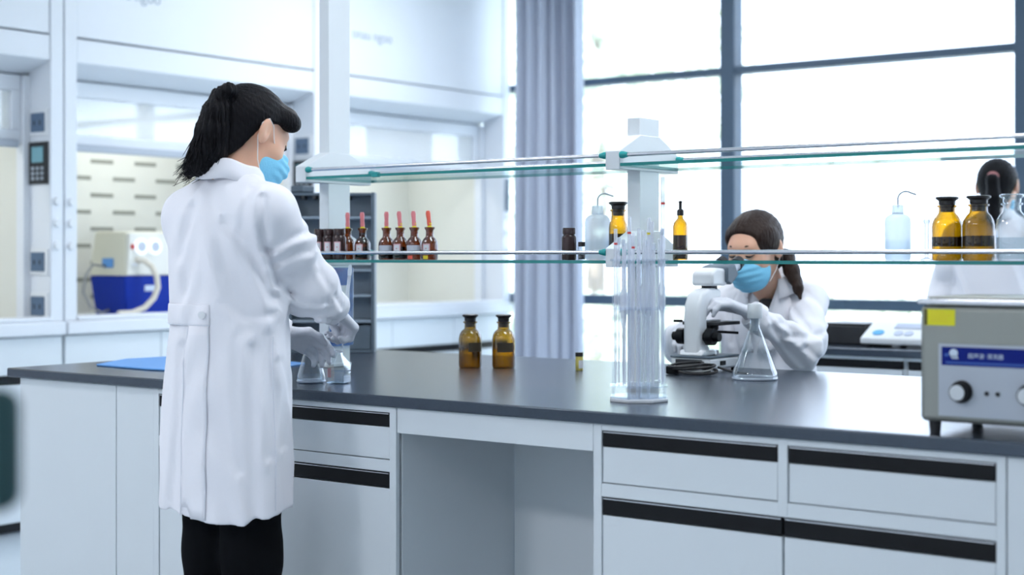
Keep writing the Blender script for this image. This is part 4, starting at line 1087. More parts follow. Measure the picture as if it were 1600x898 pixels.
def wrinkled(a, b, c, r, seed, amp=0.0065):
    """a sleeve: shoulder a, elbow b, wrist c with cloth creases running across it, deepest at the elbow"""
    A, B, C = [np.array(q, np.float32) for q in (a, b, c)]
    f1 = RC(a, b, r[0], r[1]); f2 = RC(b, c, r[1], r[2])
    u1 = (B-A)/np.linalg.norm(B-A); u2 = (C-B)/np.linalg.norm(C-B)
    def f(P):
        d = smin(f1(P), f2(P), 0.03)
        t1 = (P-B)@u1; t2 = (P-B)@u2
        el = np.exp(-(np.linalg.norm(P-B, axis=1)/0.10)**2)
        ax = P@np.array((0.9, -0.5, 0.6), np.float32)
        w = np.sin(72*t1+30*ax+3*nz(P, 9, seed))*(0.6+1.0*el)+0.9*np.sin(60*t2-34*ax+3*nz(P, 11, seed+2))*(0.7+0.6*el)
        return d-amp*w*0.7-0.004*nz(P, 13, seed+5)
    return f
def strip(name, pts_in, m, parent, thick=0.003):
    o = MB().grid(pts_in).build(name, m, parent, angle=180)
    sd = o.modifiers.new('thickness', 'SOLIDIFY'); sd.thickness = thick; sd.offset = 1
    return o
def collar(parent, c, r_in, z0, z1, z2, flare, a0, a1, tilt=(0.0, 0.0), n=36):
    """turned-down collar: stands up round the neck from z0 to z1 and folds outwards to z2; gap at the front"""
    rows = []
    prof = [(r_in[0], r_in[1], z0), (r_in[0]*0.97, r_in[1]*0.97, (z0+z1)/2), (r_in[0]*0.98, r_in[1]*0.98, z1), (r_in[0]+0.006, r_in[1]+0.006, z1+0.004), (r_in[0]+0.012, r_in[1]+0.012, z1-0.004), (r_in[0]+flare*0.6, r_in[1]+flare*0.6, (z1+z2)/2), (r_in[0]+flare, r_in[1]+flare, z2)]
    for rx, ry, z in prof:
        row = []
        for k in range(n+1):
            q = a0+(a1-a0)*k/n
            x = c[0]+rx*math.cos(q); y = c[1]+ry*math.sin(q)
            row.append((x, y, z+tilt[0]*(x-c[0])+tilt[1]*(y-c[1])+0.003*math.sin(5*q)))
        rows.append(row)
    return strip('collar', rows, 'coat', parent, 0.0035)
def mask_parts(t, Rh, th):
    body = EL((0, 0.044, -0.060), (0.063, 0.074, 0.070)); nosep = RC((0, 0.095, -0.012), (0, 0.112, -0.045), 0.014, 0.020)
    def f(P):
        d = smin(body(P), nosep(P), 0.03)-0.0016*np.sin((P[:, 2]+0.02)*2*math.pi/0.021)*sss(P[:, 1], 0.05, 0.09)
        d = smax(d, 0.012+0.25*np.abs(P[:, 2]+0.06)-P[:, 1], 0.006)
        top = -0.004-0.30*np.abs(P[:, 0])
        d = smax(d, P[:, 2]-top, 0.006); return smax(d, -0.124-P[:, 2], 0.008)
    pts = [np.array(th)+Rh@np.array(q) for q in ((-.08, .0, -.14), (.08, .0, .02), (-.08, .15, .02), (.08, .15, -.14), (-.08, 0, .02), (.08, 0, -.14))]
    lo, hi = bbox(pts, 0.02)
    mk = sdf_obj('face_mask', moved(f, Rh, th), lo, hi, 0.003, 'mask_blue', t)
    for s in (-1, 1):
        def g(q): return tuple(np.array(th)+Rh@np.array(q))
        MB().tube([g((s*0.060, 0.045, -0.024)), g((s*0.069, 0.026, -0.005)), g((s*0.078, 0.008, 0.020)), g((s*0.083, -0.012, 0.030)), g((s*0.084, -0.027, 0.012)), g((s*0.080, -0.024, -0.022)), g((s*0.068, 0.005, -0.070)), g((s*0.058, 0.034, -0.098))], 0.0012, 6).build('ear_loop', 'elastic', mk)
    return mk
def brows_lashes(t, Rh, th, m):
    def g(q): return tuple(np.array(th)+Rh@np.array(q))
    for s in (-1, 1):
        MB().tube([g((s*0.014, 0.0850, 0.026)), g((s*0.028, 0.0835, 0.031)), g((s*0.044, 0.0720, 0.029)), g((s*0.053, 0.0610, 0.023))], [0.002, 0.003, 0.0025, 0.001], 6).build('eyebrow', m, t)
        MB().tube([g((s*0.017, 0.0815, 0.001)), g((s*0.026, 0.0865, -0.003)), g((s*0.038, 0.0850, -0.003)), g((s*0.049, 0.0740, 0.002))], [0.0012, 0.0022, 0.0022, 0.001], 6).build('eyelash', 'lash', t)
        MB().tube([g((s*0.020, 0.081, 0.0)), g((s*0.032, 0.0845, -0.004)), g((s*0.044, 0.077, 0.0))], [0.0016, 0.003, 0.0016], 8).build('eye', 'iris', t)

def hair_cap(t, Rh, th, m, parts=(), extra=None, groove=1.0, front=((-0.115, -0.075), (-0.085, -0.052), (-0.055, -0.036), (-0.02, -0.026), (0.012, -0.018), (0.028, 0.012), (0.05, 0.050), (0.075, 0.070), (0.11, 0.11)), seed=0.0, tie=(0, -0.10, 0.04), h=0.0035):
    base = EL((0, -0.014, 0.026), (0.082, 0.101, 0.093)); nape = EL((0, -0.045, -0.055), (0.056, 0.050, 0.066))
    fz = [p[0] for p in front]; fy = [p[1] for p in front]
    ps = list(parts); tie = np.array(tie, np.float32)
    def f(P):
        d = smin(base(P), nape(P), 0.03)
        v = P-tie; ang = np.arctan2(v[:, 2]+0.4*v[:, 1], v[:, 0]); rr = np.linalg.norm(v, axis=1)
        d = d-groove*(0.0014*np.sin(34*ang+6*np.sin(rr*22))+0.0010*np.sin(71*ang+9*rr))
        d = smax(d, P[:, 1]-np.interp(P[:, 2], fz, fy), 0.010)
        for p in ps: d = smin(d, p(P), 0.02)
        return d
    g = moved(f, Rh, th)
    lo, hi = bbox([th], 0.165)
    return sdf_obj('hair', g if extra is None else (lambda P: smin(g(P), extra(P), 0.015)), lo, hi, h, m, t)

# ------------------------------------------------------------------ standing woman at the bench
def standing_woman():
    t = thing('person', 'standing woman in white lab coat and black trousers, ponytail, back turned, at the bench', 'person', (-2.78, 2.535, 0.0))
    Rh = rotm(-0.20, 0.42, 0.0); th = (0.010, 0.065, 1.490)
    hd = head_parts(Rh, th)
    shR, elR, wrR = (0.142, 0.000, 1.290), (0.128, 0.165, 1.100), (0.010, 0.352, 1.058)
    shL, elL, wrL = (-0.140, 0.000, 1.290), (-0.185, 0.150, 1.060), (-0.135, 0.310, 0.985)
    legs = [U([RC((s*0.072, 0.0, 0.86), (s*0.070, 0.015, 0.47), 0.070, 0.052), RC((s*0.070, 0.015, 0.47), (s*0.075, -0.01, 0.08), 0.050, 0.035)], 0.03) for s in (-1, 1)]
    body = U([EL((0, 0, 1.16), (0.120, 0.080, 0.20)), EL((0, 0, 0.90), (0.130, 0.100, 0.14)), RC((-0.11, 0, 1.28), (0.11, 0, 1.28), 0.042, 0.042),
              RC((0, -0.015, 1.30), (0.006, 0.035, 1.42), 0.058, 0.050)]+legs +
             [RC(shR, elR, 0.036, 0.029), RC(elR, wrR, 0.028, 0.024), RC(shL, elL, 0.036, 0.029), RC(elL, wrL, 0.028, 0.024)], 0.04)
    neck = RC((0.004, 0.002, 1.36), (0.008, 0.036, 1.435), 0.052, 0.048)
    sdf_obj('body', lambda P: smin(smin(body(P), neck(P), 0.03), hd(P), 0.02), (-0.30, -0.18, 0.02), (0.30, 0.42, 1.63), 0.004, 'skin', t)
    # trousers and shoes
    trs = [U([RC((s*0.068, 0.0, 0.86), (s*0.068, 0.012, 0.47), 0.082, 0.071), RC((s*0.068, 0.012, 0.47), (s*0.075, -0.005, 0.07), 0.069, 0.060)], 0.03) for s in (-1, 1)]
    def trf(P):
        d = smin(trs[0](P), trs[1](P), 0.02)-0.004*np.sin(55*P[:, 2]+4*nz(P, 10, 3))*sss(nz(P, 7, 1), -0.2, 0.8)
        return np.maximum(np.maximum(d, P[:, 2]-0.92), 0.045-P[:, 2])
    sdf_obj('trousers', trf, (-0.22, -0.16, 0.03), (0.22, 0.16, 0.95), 0.007, 'trouser', t)
    for s in (-1, 1):
        f = U([RC((s*0.075, -0.045, 0.032), (s*0.085, 0.12, 0.028), 0.034, 0.028), RC((s*0.075, -0.02, 0.05), (s*0.075, -0.01, 0.09), 0.036, 0.034)], 0.03)
        sdf_obj('shoe', (lambda f: lambda P: np.maximum(f(P), 0.002-P[:, 2]))(f), (s*0.08-0.06, -0.1, -0.005), (s*0.08+0.06, 0.17, 0.13), 0.006, 'shoe', t)
    # lab coat
    hem = lambda th: 0.572+0.016*np.sin(2*th+0.3)-0.012*np.sin(th)
    T = Torso([(0.50, 0.172, 0.150, 0, -0.005), (0.75, 0.170, 0.145, 0, -0.005), (0.90, 0.168, 0.140, 0, 0.0), (1.03, 0.158, 0.128, 0, 0.0), (1.12, 0.160, 0.122, 0, 0.0), (1.22, 0.165, 0.115, 0, 0.0), (1.29, 0.150, 0.098, 0, -0.002), (1.335, 0.110, 0.082, 0, 0.0), (1.375, 0.072, 0.066, 0.004, 0.008), (1.41, 0.062, 0.060, 0.008, 0.012)], hem, 1.385, folds=0.0085, seed=0.8, nf=4)
    yoke = U([RC((-0.145, -0.005, 1.288), (-0.055, -0.005, 1.338), 0.055, 0.048), RC((0.145, -0.005, 1.288), (0.055, -0.005, 1.338), 0.055, 0.048)], 0.03)
    slR = wrinkled(shR, elR, wrR, (0.066, 0.060, 0.042), 0.7); slL = wrinkled(shL, elL, wrL, (0.066, 0.060, 0.042), 2.9)
    folds = crease((0.677, 0.736), [([(0.081, 1.326), (0.078, 1.265), (0.084, 1.223), (0.103, 1.174), (0.114, 1.127)], 0.01, 0.01), ([(0.094, 1.202), (0.145, 1.234), (0.195, 1.249)], 0.008, 0.01), ([(0.106, 1.171), (0.148, 1.193), (0.192, 1.202)], 0.006, 0.009), ([(-0.003, 1.268), (0.055, 1.187), (0.106, 1.093)], 0.007, 0.014), ([(-0.042, 1.346), (-0.027, 1.268), (-0.008, 1.159)], 0.004, 0.016), ([(0.220, 1.151), (0.242, 1.109), (0.236, 1.081)], 0.007, 0.008), ([(0.189, 1.034), (0.223, 1.046), (0.264, 1.026)], 0.006, 0.008), ([(0.141, 1.109), (0.177, 1.081), (0.223, 1.074)], 0.006, 0.009), ([(0.255, 1.093), (0.277, 1.062)], 0.005, 0.007), ([(0.098, 1.002), (0.105, 0.877), (0.098, 0.721)], 0.006, 0.013), ([(0.059, 0.971), (0.052, 0.799), (0.061, 0.565)], 0.007, 0.016), ([(0.123, 0.940), (0.139, 0.877), (0.130, 0.737)], 0.005, 0.01), ([(-0.105, 0.971), (-0.114, 0.784), (-0.133, 0.581)], 0.006, 0.014), ([(0.023, 1.002), (0.017, 0.877), (0.030, 0.690)], 0.004, 0.012), ([(-0.089, 1.299), (-0.105, 1.190), (-0.089, 1.081)], 0.006, 0.014), ([(0.055, 1.346), (0.036, 1.299), (0.027, 1.234)], 0.004, 0.01), ([(-0.011, 1.081), (0.036, 1.049), (0.098, 1.052)], 0.004, 0.01)])
    def cf(P):
        d = smin(T.sdf(P), yoke(P), 0.06)
        # drape running from the right shoulder and back pleat to the hem
        d = d-0.004*np.sin(34*P[:, 0]+5*np.sin(4*P[:, 2])+14*P[:, 1])*sss(1.30-P[:, 2], 0.0, 0.2)*sss(P[:, 2], 0.95, 1.1)
        s = np.minimum(slR(P), slL(P))
        cutR = (P-np.array(wrR, np.float32))@np.array(Vector(wrR)-Vector(elR), np.float32)/0.24-0.005
        cutL = (P-np.array(wrL, np.float32))@np.array(Vector(wrL)-Vector(elL), np.float32)/0.19-0.005
        s = np.where(slR(P) < slL(P), np.maximum(slR(P), cutR), np.maximum(slL(P), cutL))
        return smin(d, s, 0.028)+folds(P)
    coat = sdf_obj('lab_coat', cf, (-0.30, -0.20, 0.53), (0.26, 0.42, 1.43), 0.0055, 'coat', t)
    collar(coat, (0.010, 0.008), (0.062, 0.060), 1.345, 1.402, 1.352, 0.030, math.pi*0.5+0.45, math.pi*2.5-0.45, tilt=(0.0, -0.28))
    # half belt at the back with its button, back vent and side seams
    zb = 1.052
    tf = lambda P: smin(T.sdf(P), yoke(P), 0.06)
    sp = lambda a, z, off: on_surface(tf, (0, 0), math.pi*a, z, off)
    rows = [[sp(a, z, o) for a in np.linspace(1.02, 1.66, 30)] for z, o in ((zb-0.024, 0.001), (zb-0.021, 0.0025), (zb, 0.0025), (zb+0.021, 0.0025), (zb+0.024, 0.001))]
    strip('half_belt', rows, 'coat', coat, 0.0012)
    rows = [[sp(a, z, 0.0018) for a in np.linspace(1.49, 1.655, 8)] for z in np.linspace(0.575, zb-0.026, 18)]
    strip('vent_flap', rows, 'coat', coat, 0.0012)
    for a in (1.495, 1.65):
        MB().tube([sp(a, z, 0.0028) for z in np.linspace(0.58, zb-0.027, 16)], 0.0012, 5).build('seam', 'coat_seam', coat)
    MB().tube([sp(1.02+0.64*k/24, zb-0.0245, 0.0022) for k in range(25)], 0.0014, 5).build('seam', 'coat_seam', coat)
    MB().tube([sp(1.98, z, 0.001) for z in np.linspace(0.59, 1.0, 12)], 0.0010, 5).build('seam', 'coat_seam', coat)
    b = Vector(sp(1.62, zb, 0.010)); MB().cyl(b, b+Vector((b.x, b.y, 0)).normalized()*0.003, 0.009, seg=16).build('button', 'white_plastic', coat)
    for w, e in ((wrR, elR), (wrL, elL)):
        d = (Vector(w)-Vector(e)).normalized()
        MB().tube([Vector(w)-d*0.030, Vector(w)-d*0.004, Vector(w)+d*0.004], [0.0425, 0.0415, 0.038], 20).build('cuff', 'coat', coat)
    # gloves
    grip = [(0.95, 1.15, 0.8), (1.0, 1.2, 0.8), (1.05, 1.2, 0.8), (1.1, 1.2, 0.8)]
    Rg = frame((-0.10, 0.75, -0.45), (0.45, 0.35, 0.80)); tg = np.array(wrR)+np.array((-0.002, 0.006, -0.004))
    f = moved(hand_prims(-1, grip, ((-0.040, 0.050, -0.020), (-0.032, 0.078, -0.034), (-0.012, 0.088, -0.042))), Rg, tg)
    sdf_obj('glove', f, tg-0.125, tg+0.145, 0.003, 'glove', t)
    hold = [(0.35, 0.75, 0.5), (0.45, 0.8, 0.5), (0.5, 0.85, 0.55), (0.55, 0.9, 0.6)]
    Rg = frame((0.14, 0.62, -0.20), (-0.62, 0.30, 0.62)); tg = np.array(wrL)+np.array((0.0, 0.004, -0.002))
    f = moved(hand_prims(1, hold, ((0.048, 0.048, -0.016), (0.052, 0.076, -0.030), (0.044, 0.098, -0.040))), Rg, tg)
    sdf_obj('glove', f, tg-0.125, tg+0.155, 0.003, 'glove', t)
    # hair: cap, fringe at the temples, high ponytail
    tieL = (-0.010, -0.108, 0.055)
    tie = np.array(th)+Rh@np.array(tieL, np.float32)
    pony = [(tie[0], tie[1], tie[2], 0.016), (0.030, -0.026, 1.588, 0.015), (0.012, -0.036, 1.574, 0.020), (0.006, -0.044, 1.535, 0.033), (0.001, -0.050, 1.490, 0.039), (-0.006, -0.056, 1.446, 0.041), (-0.020, -0.066, 1.412, 0.031), (-0.050, -0.088, 1.388, 0.008)]
    segs = [RC(a[:3], b[:3], a[3], b[3]) for a, b in zip(pony[:-1], pony[1:])]+[RC((0.0, -0.052, 1.49), (0.022, -0.046, 1.400), 0.036, 0.012)]
    pu = U(segs, 0.012)
    def extra(P):
        a = np.arctan2(P[:, 1]+0.05, P[:, 0]-0.0)
        return pu(P)-0.0022*np.sin(16*a+10*P[:, 2])-0.0012*np.sin(37*a+17*P[:, 2])
    cap = hair_cap(t, Rh, th, 'hair_black', parts=[EL((0.062, 0.052, 0.056), (0.020, 0.034, 0.026)), EL((-0.062, 0.052, 0.056), (0.020, 0.034, 0.026)), EL((0.0, 0.062, 0.080), (0.055, 0.030, 0.024))],
                   extra=None, tie=tieL, groove=0.55)
    lo, hi = bbox([p[:3] for p in pony], 0.07)
    pt = sdf_obj('ponytail', extra, lo, hi, 0.0035, 'hair_black', cap)
    mb = MB(); rnd = random.Random(5)
    for k in range(150):
        ph = rnd.uniform(0, 6.28); ex = rnd.uniform(0.9, 1.10); pts = []; n = rnd.randint(5, 8)
        sx, sy, sz = rnd.gauss(-0.010, 0.022), rnd.gauss(-0.004, 0.012), rnd.gauss(-0.006, 0.016)
        for i, p in enumerate(pony[1:n+1]):
            q = max(0, i-3)/4
            pts.append((p[0]+p[3]*ex*math.cos(ph+i*0.12)+sx*q, p[1]+p[3]*ex*math.sin(ph+i*0.12)+sy*q, p[2]+sz*q))
        if len(pts) > 4: mb.tube(pts, [0.0013]*(len(pts)-1)+[0.0004], 4)
    o = mb.build('loose_strands', 'hair_black', cap); o['kind'] = 'stuff'
    MB().tube([tie+np.array((0.004*1, 0.006, -0.006)), tie+np.array((-0.006, -0.008, 0.012))], 0.0215, 18).build('hair_tie', 'brown_tie', cap)
    mask_parts(t, Rh, th); brows_lashes(t, Rh, th, 'hair_black')
standing_woman()

# ------------------------------------------------------------------ seated woman at the microscope (local +y = towards the bench, i.e. world -y)
def seated_woman():
    t = thing('person', 'seated woman in white lab coat and blue mask looking into the microscope across the bench', 'person', (-2.31, 4.43, 0.0), rz=math.pi)
    L = lambda x, y, z: (-(x+2.31), -(y-4.43), z)     # world to local
    Rh = rotm(-0.10, 0.30, 0.0); th = L(-2.275, 4.270, 1.215)
    hd = head_parts(Rh, th)
    shL, elL, wrL = L(-2.180, 4.455, 1.045), L(-2.063, 4.195, 0.908), L(-2.165, 4.045, 1.018)
    shR, elR, wrR = L(-2.445, 4.455, 1.045), L(-2.530, 4.255, 0.908), L(-2.420, 4.100, 0.950)
    legs = [U([RC((s*0.09, 0.02, 0.56), (s*0.10, 0.40, 0.56), 0.080, 0.058), RC((s*0.10, 0.40, 0.56), (s*0.10, 0.36, 0.12), 0.055, 0.036)], 0.03) for s in (-1, 1)]
    body = U([EL((0, 0.0, 0.88), (0.118, 0.085, 0.19)), EL((0, -0.01, 0.62), (0.155, 0.115, 0.11)), RC(shL, shR, 0.040, 0.040), RC((0, -0.02, 1.04), (th[0], th[1]-0.045, 1.15), 0.056, 0.050)]+legs +
             [RC(shR, elR, 0.036, 0.029), RC(elR, wrR, 0.028, 0.024), RC(shL, elL, 0.036, 0.029), RC(elL, wrL, 0.028, 0.024)], 0.04)
    sdf_obj('body', lambda P: smin(body(P), hd(P), 0.02), (-0.30, -0.16, 0.06), (0.34, 0.46, 1.36), 0.004, 'skin', t)
    trs = [U([RC((s*0.09, 0.0, 0.56), (s*0.10, 0.40, 0.56), 0.095, 0.072), RC((s*0.10, 0.40, 0.56), (s*0.10, 0.36, 0.13), 0.070, 0.058)], 0.03) for s in (-1, 1)]
    sdf_obj('trousers', lambda P: smin(trs[0](P), trs[1](P), 0.02), (-0.22, -0.12, 0.05), (0.22, 0.50, 0.68), 0.009, 'trouser', t)
    for s in (-1, 1):
        f = RC((s*0.10, 0.30, 0.055), (s*0.11, 0.46, 0.045), 0.038, 0.030)
        sdf_obj('shoe', f, (s*0.1-0.06, 0.24, 0.0), (s*0.1+0.06, 0.52, 0.11), 0.008, 'shoe', t)
    T = Torso([(0.45, 0.20, 0.16, 0, 0.02), (0.60, 0.190, 0.150, 0, 0.01), (0.75, 0.158, 0.130, 0, 0.0), (0.90, 0.155, 0.122, 0, 0.0), (1.00, 0.152, 0.112, 0, 0.0), (1.045, 0.132, 0.095, 0, 0.0), (1.085, 0.100, 0.080, 0.0, 0.005), (1.13, 0.068, 0.064, 0.005, 0.03)], lambda th: 0.50+0*th, 1.115, folds=0.008, seed=2.1)
    yoke = U([RC(shL, L(-2.255, 4.45, 1.085), 0.054, 0.046), RC(shR, L(-2.365, 4.45, 1.085), 0.056, 0.046)], 0.03)
    slR = wrinkled(shR, elR, wrR, (0.062, 0.056, 0.040), 4.2); slL = wrinkled(shL, elL, wrL, (0.060, 0.053, 0.039), 1.4, 0.0075)
    throat = EL((th[0], 0.14, 1.06), (0.045, 0.09, 0.13))
    vL = np.array(Vector(wrL)-Vector(elL), np.float32); vL /= np.linalg.norm(vL); vR = np.array(Vector(wrR)-Vector(elR), np.float32); vR /= np.linalg.norm(vR)
    folds = crease((-0.885, -0.466), [([(0.106, 0.918), (0.148, 0.883), (0.140, 0.844)], 0.008, 0.009), ([(0.051, 0.952), (0.112, 0.946), (0.154, 0.954)], 0.007, 0.009), ([(0.079, 1.021), (0.120, 0.966), (0.112, 0.918)], 0.008, 0.01), ([(0.012, 0.979), (0.051, 0.918), (0.106, 0.857)], 0.008, 0.01), ([(0.096, 1.092), (0.148, 1.046), (0.173, 0.993)], 0.006, 0.01), ([(0.035, 0.993), (0.065, 0.970), (0.085, 0.934)], 0.006, 0.008), ([(0.030, 1.088), (0.049, 1.033), (0.049, 0.993)], 0.005, 0.01), ([(-0.093, 1.052), (-0.096, 0.993), (-0.112, 0.914)], 0.006, 0.012)])
    def cf(P):
        d = smin(T.sdf(P), yoke(P), 0.05)
        d = smax(d, -throat(P), 0.02)
        a = slR(P); b = slL(P)
        s = np.where(a < b, np.maximum(a, (P-np.array(wrR, np.float32))@vR-0.004), np.maximum(b, (P-np.array(wrL, np.float32))@vL-0.004))
        d = smin(d, s, 0.028)+folds(P)
        return smax(d, np.where(P[:, 1] > 0.26, 0.8505-P[:, 2], -1.0), 0.002)
    coat = sdf_obj('lab_coat', cf, (-0.36, -0.20, 0.48), (0.36, 0.46, 1.16), 0.0055, 'coat', t)
    # shirt in the open neck, collar and lapels
    MB().grid([[(th[0]+x, 0.070+0.020*(1-abs(x)/0.04), z) for x in (-0.04, -0.02, 0, 0.02, 0.04)] for z in (0.93, 1.0, 1.055)]).build('shirt', 'inner_black', t, angle=180)
    collar(coat, (th[0], 0.028), (0.066, 0.066), 1.075, 1.135, 1.085, 0.034, math.pi*0.5+0.62, math.pi*2.5-0.62, tilt=(0.0, -0.30))
    for s in (-1, 1):
        A = []
        for q in np.linspace(0, 1, 9):
            z = 1.100-0.215*q
            xi = s*(0.052-0.046*q); xo = s*(0.060+0.052*math.sin(min(1, q*1.75)*math.pi*0.55)-0.082*max(0, q-0.35))
            row = []
            for u in (0, 0.33, 0.66, 1):
                x = xi+(xo-xi)*u
                a, b, cx, cy = T.ring(z)
                yy = cy+b*math.sqrt(max(0.05, 1-((x-cx)/a)**2))+0.008+0.006*u*(1-q)
                row.append((th[0]*0.6+x, float(yy), z+0.012*u*(1 if q < 0.5 else 0)))
            A.append(row)
        strip('lapel', A, 'coat', coat, 0.004)
    for w, v in ((wrL, vL), (wrR, vR)):
        p = Vector(w); d = Vector(v)
        MB().tube([p-d*0.028, p-d*0.004, p+d*0.006], [0.043, 0.0425, 0.040], 20).build('cuff', 'coat', coat)
    # gloves: her left hand turns the nosepiece, the right rests by the focus knob
    soft = [(0.25, 0.45, 0.35), (0.35, 0.55, 0.4), (0.45, 0.6, 0.45), (0.5, 0.65, 0.5)]
    tip = Vector(L(-2.240, 3.945, 1.075)); d = tip-Vector(wrL)
    Rg = frame(d, (-0.45, -0.25, 1.0)); tg = np.array(wrL)
    f = moved(hand_prims(1, soft, ((0.046, 0.052, -0.016), (0.046, 0.085, -0.028), (0.036, 0.108, -0.034))), Rg, tg)
    sdf_obj('glove', f, tg-0.13, tg+0.18, 0.003, 'glove', t)
    d = Vector(L(-2.36, 3.96, 0.96))-Vector(wrR)
    Rg = frame(d, (0.2, -0.2, 1.0)); tg = np.array(wrR)
    f = moved(hand_prims(-1, soft, ((-0.046, 0.052, -0.016), (-0.046, 0.085, -0.028), (-0.036, 0.108, -0.034))), Rg, tg)
    sdf_obj('glove', f, tg-0.13, tg+0.18, 0.003, 'glove', t)
    # parted hair drawn back into a low ponytail over her left shoulder
    fr = ((-0.09, -0.075), (-0.06, -0.045), (-0.03, -0.018), (0.0, 0.010), (0.025, 0.036), (0.05, 0.055), (0.075, 0.074), (0.11, 0.11))
    sweep = [EL((s*0.066, 0.022, 0.030), (0.014, 0.040, 0.042), rotm(s*0.3, 0.3, 0)) for s in (-1, 1)]
    cap = hair_cap(t, Rh, th, 'hair_brown', parts=sweep, front=fr, tie=(0, -0.10, -0.03), groove=0.5)
    pn = [(th[0], th[1]-0.10, th[2]-0.02, 0.020), (th[0]-0.05, th[1]-0.115, th[2]-0.03, 0.026), (th[0]-0.085, th[1]-0.090, th[2]-0.075, 0.024), (th[0]-0.115, th[1]-0.070, th[2]-0.125, 0.016), (th[0]-0.125, th[1]-0.06, th[2]-0.155, 0.006)]
    pu = U([RC(a[:3], b[:3], a[3], b[3]) for a, b in zip(pn[:-1], pn[1:])], 0.012)
    lo, hi = bbox([p[:3] for p in pn], 0.05)
    sdf_obj('ponytail', lambda P: pu(P)-0.0016*np.sin(180*P[:, 0]+60*P[:, 2]), lo, hi, 0.0035, 'hair_brown', cap)
    mask_parts(t, Rh, th); brows_lashes(t, Rh, th, 'hair_brown')
    s = thing('lab_stool', 'black lab stool under the seated woman at the microscope', 'stool', (-2.31, 4.47, 0.0))
    MB().lathe([(0.0, 0.42), (0.16, 0.42), (0.18, 0.44), (0.18, 0.468), (0.0, 0.473)], seg=28, caps=False).build('seat', 'black_matt', s)
    MB().cyl((0, 0, 0.05), (0, 0, 0.42), 0.025, seg=14).build('column', 'chrome', s)
    MB().lathe([(0.0, 0.0), (0.20, 0.0), (0.20, 0.015), (0.03, 0.05), (0.0, 0.05)], seg=28, caps=False).build('foot', 'chrome', s)
seated_woman()

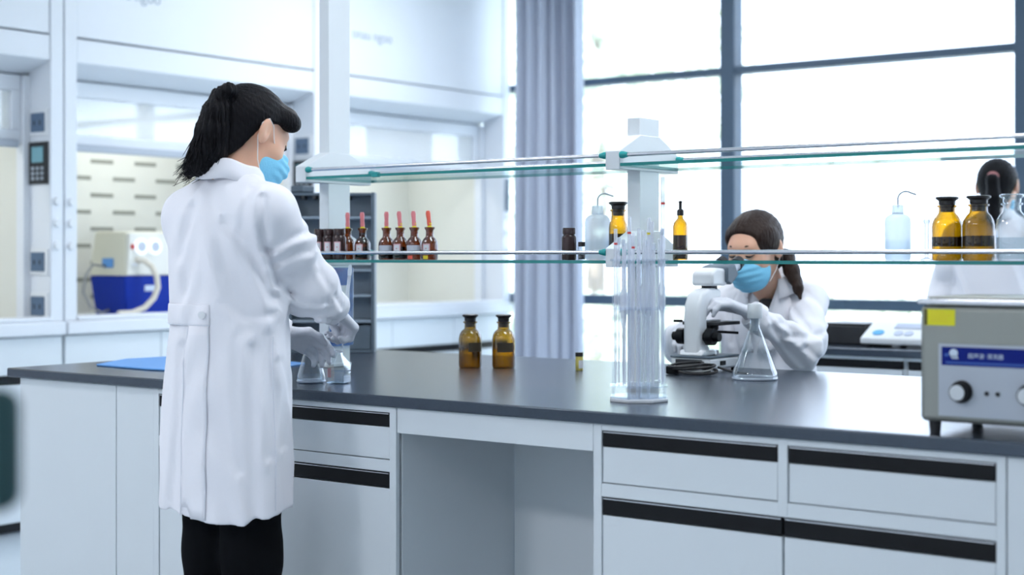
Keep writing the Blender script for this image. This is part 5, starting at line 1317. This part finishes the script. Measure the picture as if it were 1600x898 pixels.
# ------------------------------------------------------------------ third woman by the window, seen from behind
def window_woman():
    t = thing('person', 'woman in white coat facing the window, back turned, right edge behind the amber bottles', 'person', (-2.19, 6.20, 0.0), rz=0.22)
    Rh = rotm(-0.05, 0.12, 0.0); th = (0.0, 0.03, 1.475)
    hd = head_parts(Rh, th)
    arms = []
    sl = []
    for s in (-1, 1):
        sh, el, wr = (s*0.155, 0.0, 1.27), (s*0.225, 0.03, 1.03), (s*0.13, 0.22, 0.95)
        arms += [RC(sh, el, 0.045, 0.037), RC(el, wr, 0.036, 0.026)]
        sl.append((sh, el, wr))
    legs = [U([RC((s*0.085, 0.0, 0.86), (s*0.092, 0.015, 0.47), 0.085, 0.055), RC((s*0.092, 0.015, 0.47), (s*0.095, -0.01, 0.08), 0.052, 0.035)], 0.03) for s in (-1, 1)]
    body = U([EL((0, 0, 1.14), (0.145, 0.095, 0.20)), EL((0, 0, 0.90), (0.150, 0.105, 0.14)), RC((-0.12, 0, 1.27), (0.12, 0, 1.27), 0.055, 0.055), RC((0, -0.01, 1.28), (th[0], 0.0, 1.40), 0.056, 0.050)]+legs+arms, 0.04)
    sdf_obj('body', lambda P: smin(body(P), hd(P), 0.02), (-0.30, -0.18, 0.02), (0.30, 0.30, 1.62), 0.0065, 'skin', t)
    trs = [U([RC((s*0.080, 0.0, 0.86), (s*0.088, 0.015, 0.47), 0.105, 0.078), RC((s*0.088, 0.015, 0.47), (s*0.095, -0.005, 0.07), 0.076, 0.062)], 0.03) for s in (-1, 1)]
    sdf_obj('trousers', lambda P: np.maximum(np.maximum(smin(trs[0](P), trs[1](P), 0.02), P[:, 2]-0.9), 0.045-P[:, 2]), (-0.22, -0.16, 0.03), (0.22, 0.16, 0.95), 0.010, 'trouser', t)
    for s in (-1, 1):
        f = RC((s*0.095, -0.045, 0.032), (s*0.105, 0.12, 0.028), 0.034, 0.028)
        sdf_obj('shoe', f, (s*0.1-0.06, -0.1, -0.005), (s*0.1+0.06, 0.17, 0.10), 0.009, 'shoe', t)
    T = Torso([(0.50, 0.190, 0.155, 0, 0), (0.80, 0.185, 0.150, 0, 0), (1.02, 0.165, 0.130, 0, 0), (1.18, 0.175, 0.118, 0, 0), (1.26, 0.155, 0.100, 0, 0), (1.31, 0.110, 0.082, 0, 0), (1.36, 0.068, 0.064, 0, 0.0)], lambda th: 0.58+0*th, 1.36, folds=0.009, seed=4.0)
    yoke = U([RC((s*0.150, 0, 1.262), (s*0.055, 0, 1.315), 0.055, 0.046) for s in (-1, 1)], 0.03)
    sw = [wrinkled(a, b, c, (0.064, 0.058, 0.042), 3.3+i) for i, (a, b, c) in enumerate(sl)]
    def cf(P):
        d = smin(T.sdf(P), yoke(P), 0.06)
        for g in sw: d = smin(d, g(P), 0.028)
        return d
    coat = sdf_obj('lab_coat', cf, (-0.32, -0.20, 0.55), (0.32, 0.30, 1.40), 0.007, 'coat', t)
    collar(coat, (0.0, 0.0), (0.062, 0.060), 1.325, 1.375, 1.330, 0.030, math.pi*0.5+0.45, math.pi*2.5-0.45, tilt=(0.0, -0.1))
    for s in (-1, 1):
        soft = [(0.25, 0.45, 0.35), (0.35, 0.55, 0.4), (0.45, 0.6, 0.45), (0.5, 0.65, 0.5)]
        wr = np.array((s*0.13, 0.22, 0.95))
        f = moved(hand_prims(-s, soft, ((-s*0.046, 0.052, -0.016), (-s*0.046, 0.085, -0.028), (-s*0.036, 0.108, -0.034))), frame((-s*0.3, 1.0, -0.2), (0, 0.2, 1)), wr)
        sdf_obj('glove', f, wr-0.12, wr+0.17, 0.004, 'glove', t)
    tieL = (0.0, -0.112, 0.022)
    cap = hair_cap(t, Rh, th, 'hair_black', tie=tieL, h=0.0045)
    tie = np.array(th)+Rh@np.array(tieL, np.float32)
    pn = [(tie[0], tie[1], tie[2], 0.018), (tie[0], tie[1]-0.022, tie[2]-0.012, 0.024), (tie[0]+0.002, tie[1]-0.018, tie[2]-0.08, 0.030), (tie[0]+0.004, tie[1]-0.005, tie[2]-0.16, 0.026), (tie[0]+0.006, tie[1]+0.0, tie[2]-0.22, 0.008)]
    pu = U([RC(a[:3], b[:3], a[3], b[3]) for a, b in zip(pn[:-1], pn[1:])], 0.012)
    lo, hi = bbox([p[:3] for p in pn], 0.05)
    sdf_obj('ponytail', lambda P: pu(P)-0.0018*np.sin(170*P[:, 0]+20*P[:, 2]), lo, hi, 0.0045, 'hair_black', cap)
    MB().tube([tie+np.array((0, 0.004, 0.002)), tie+np.array((0, -0.012, -0.006))], 0.0245, 16).build('hair_tie', 'pink_tie', cap)
    mask_parts(t, Rh, th); brows_lashes(t, Rh, th, 'hair_black')
window_woman()
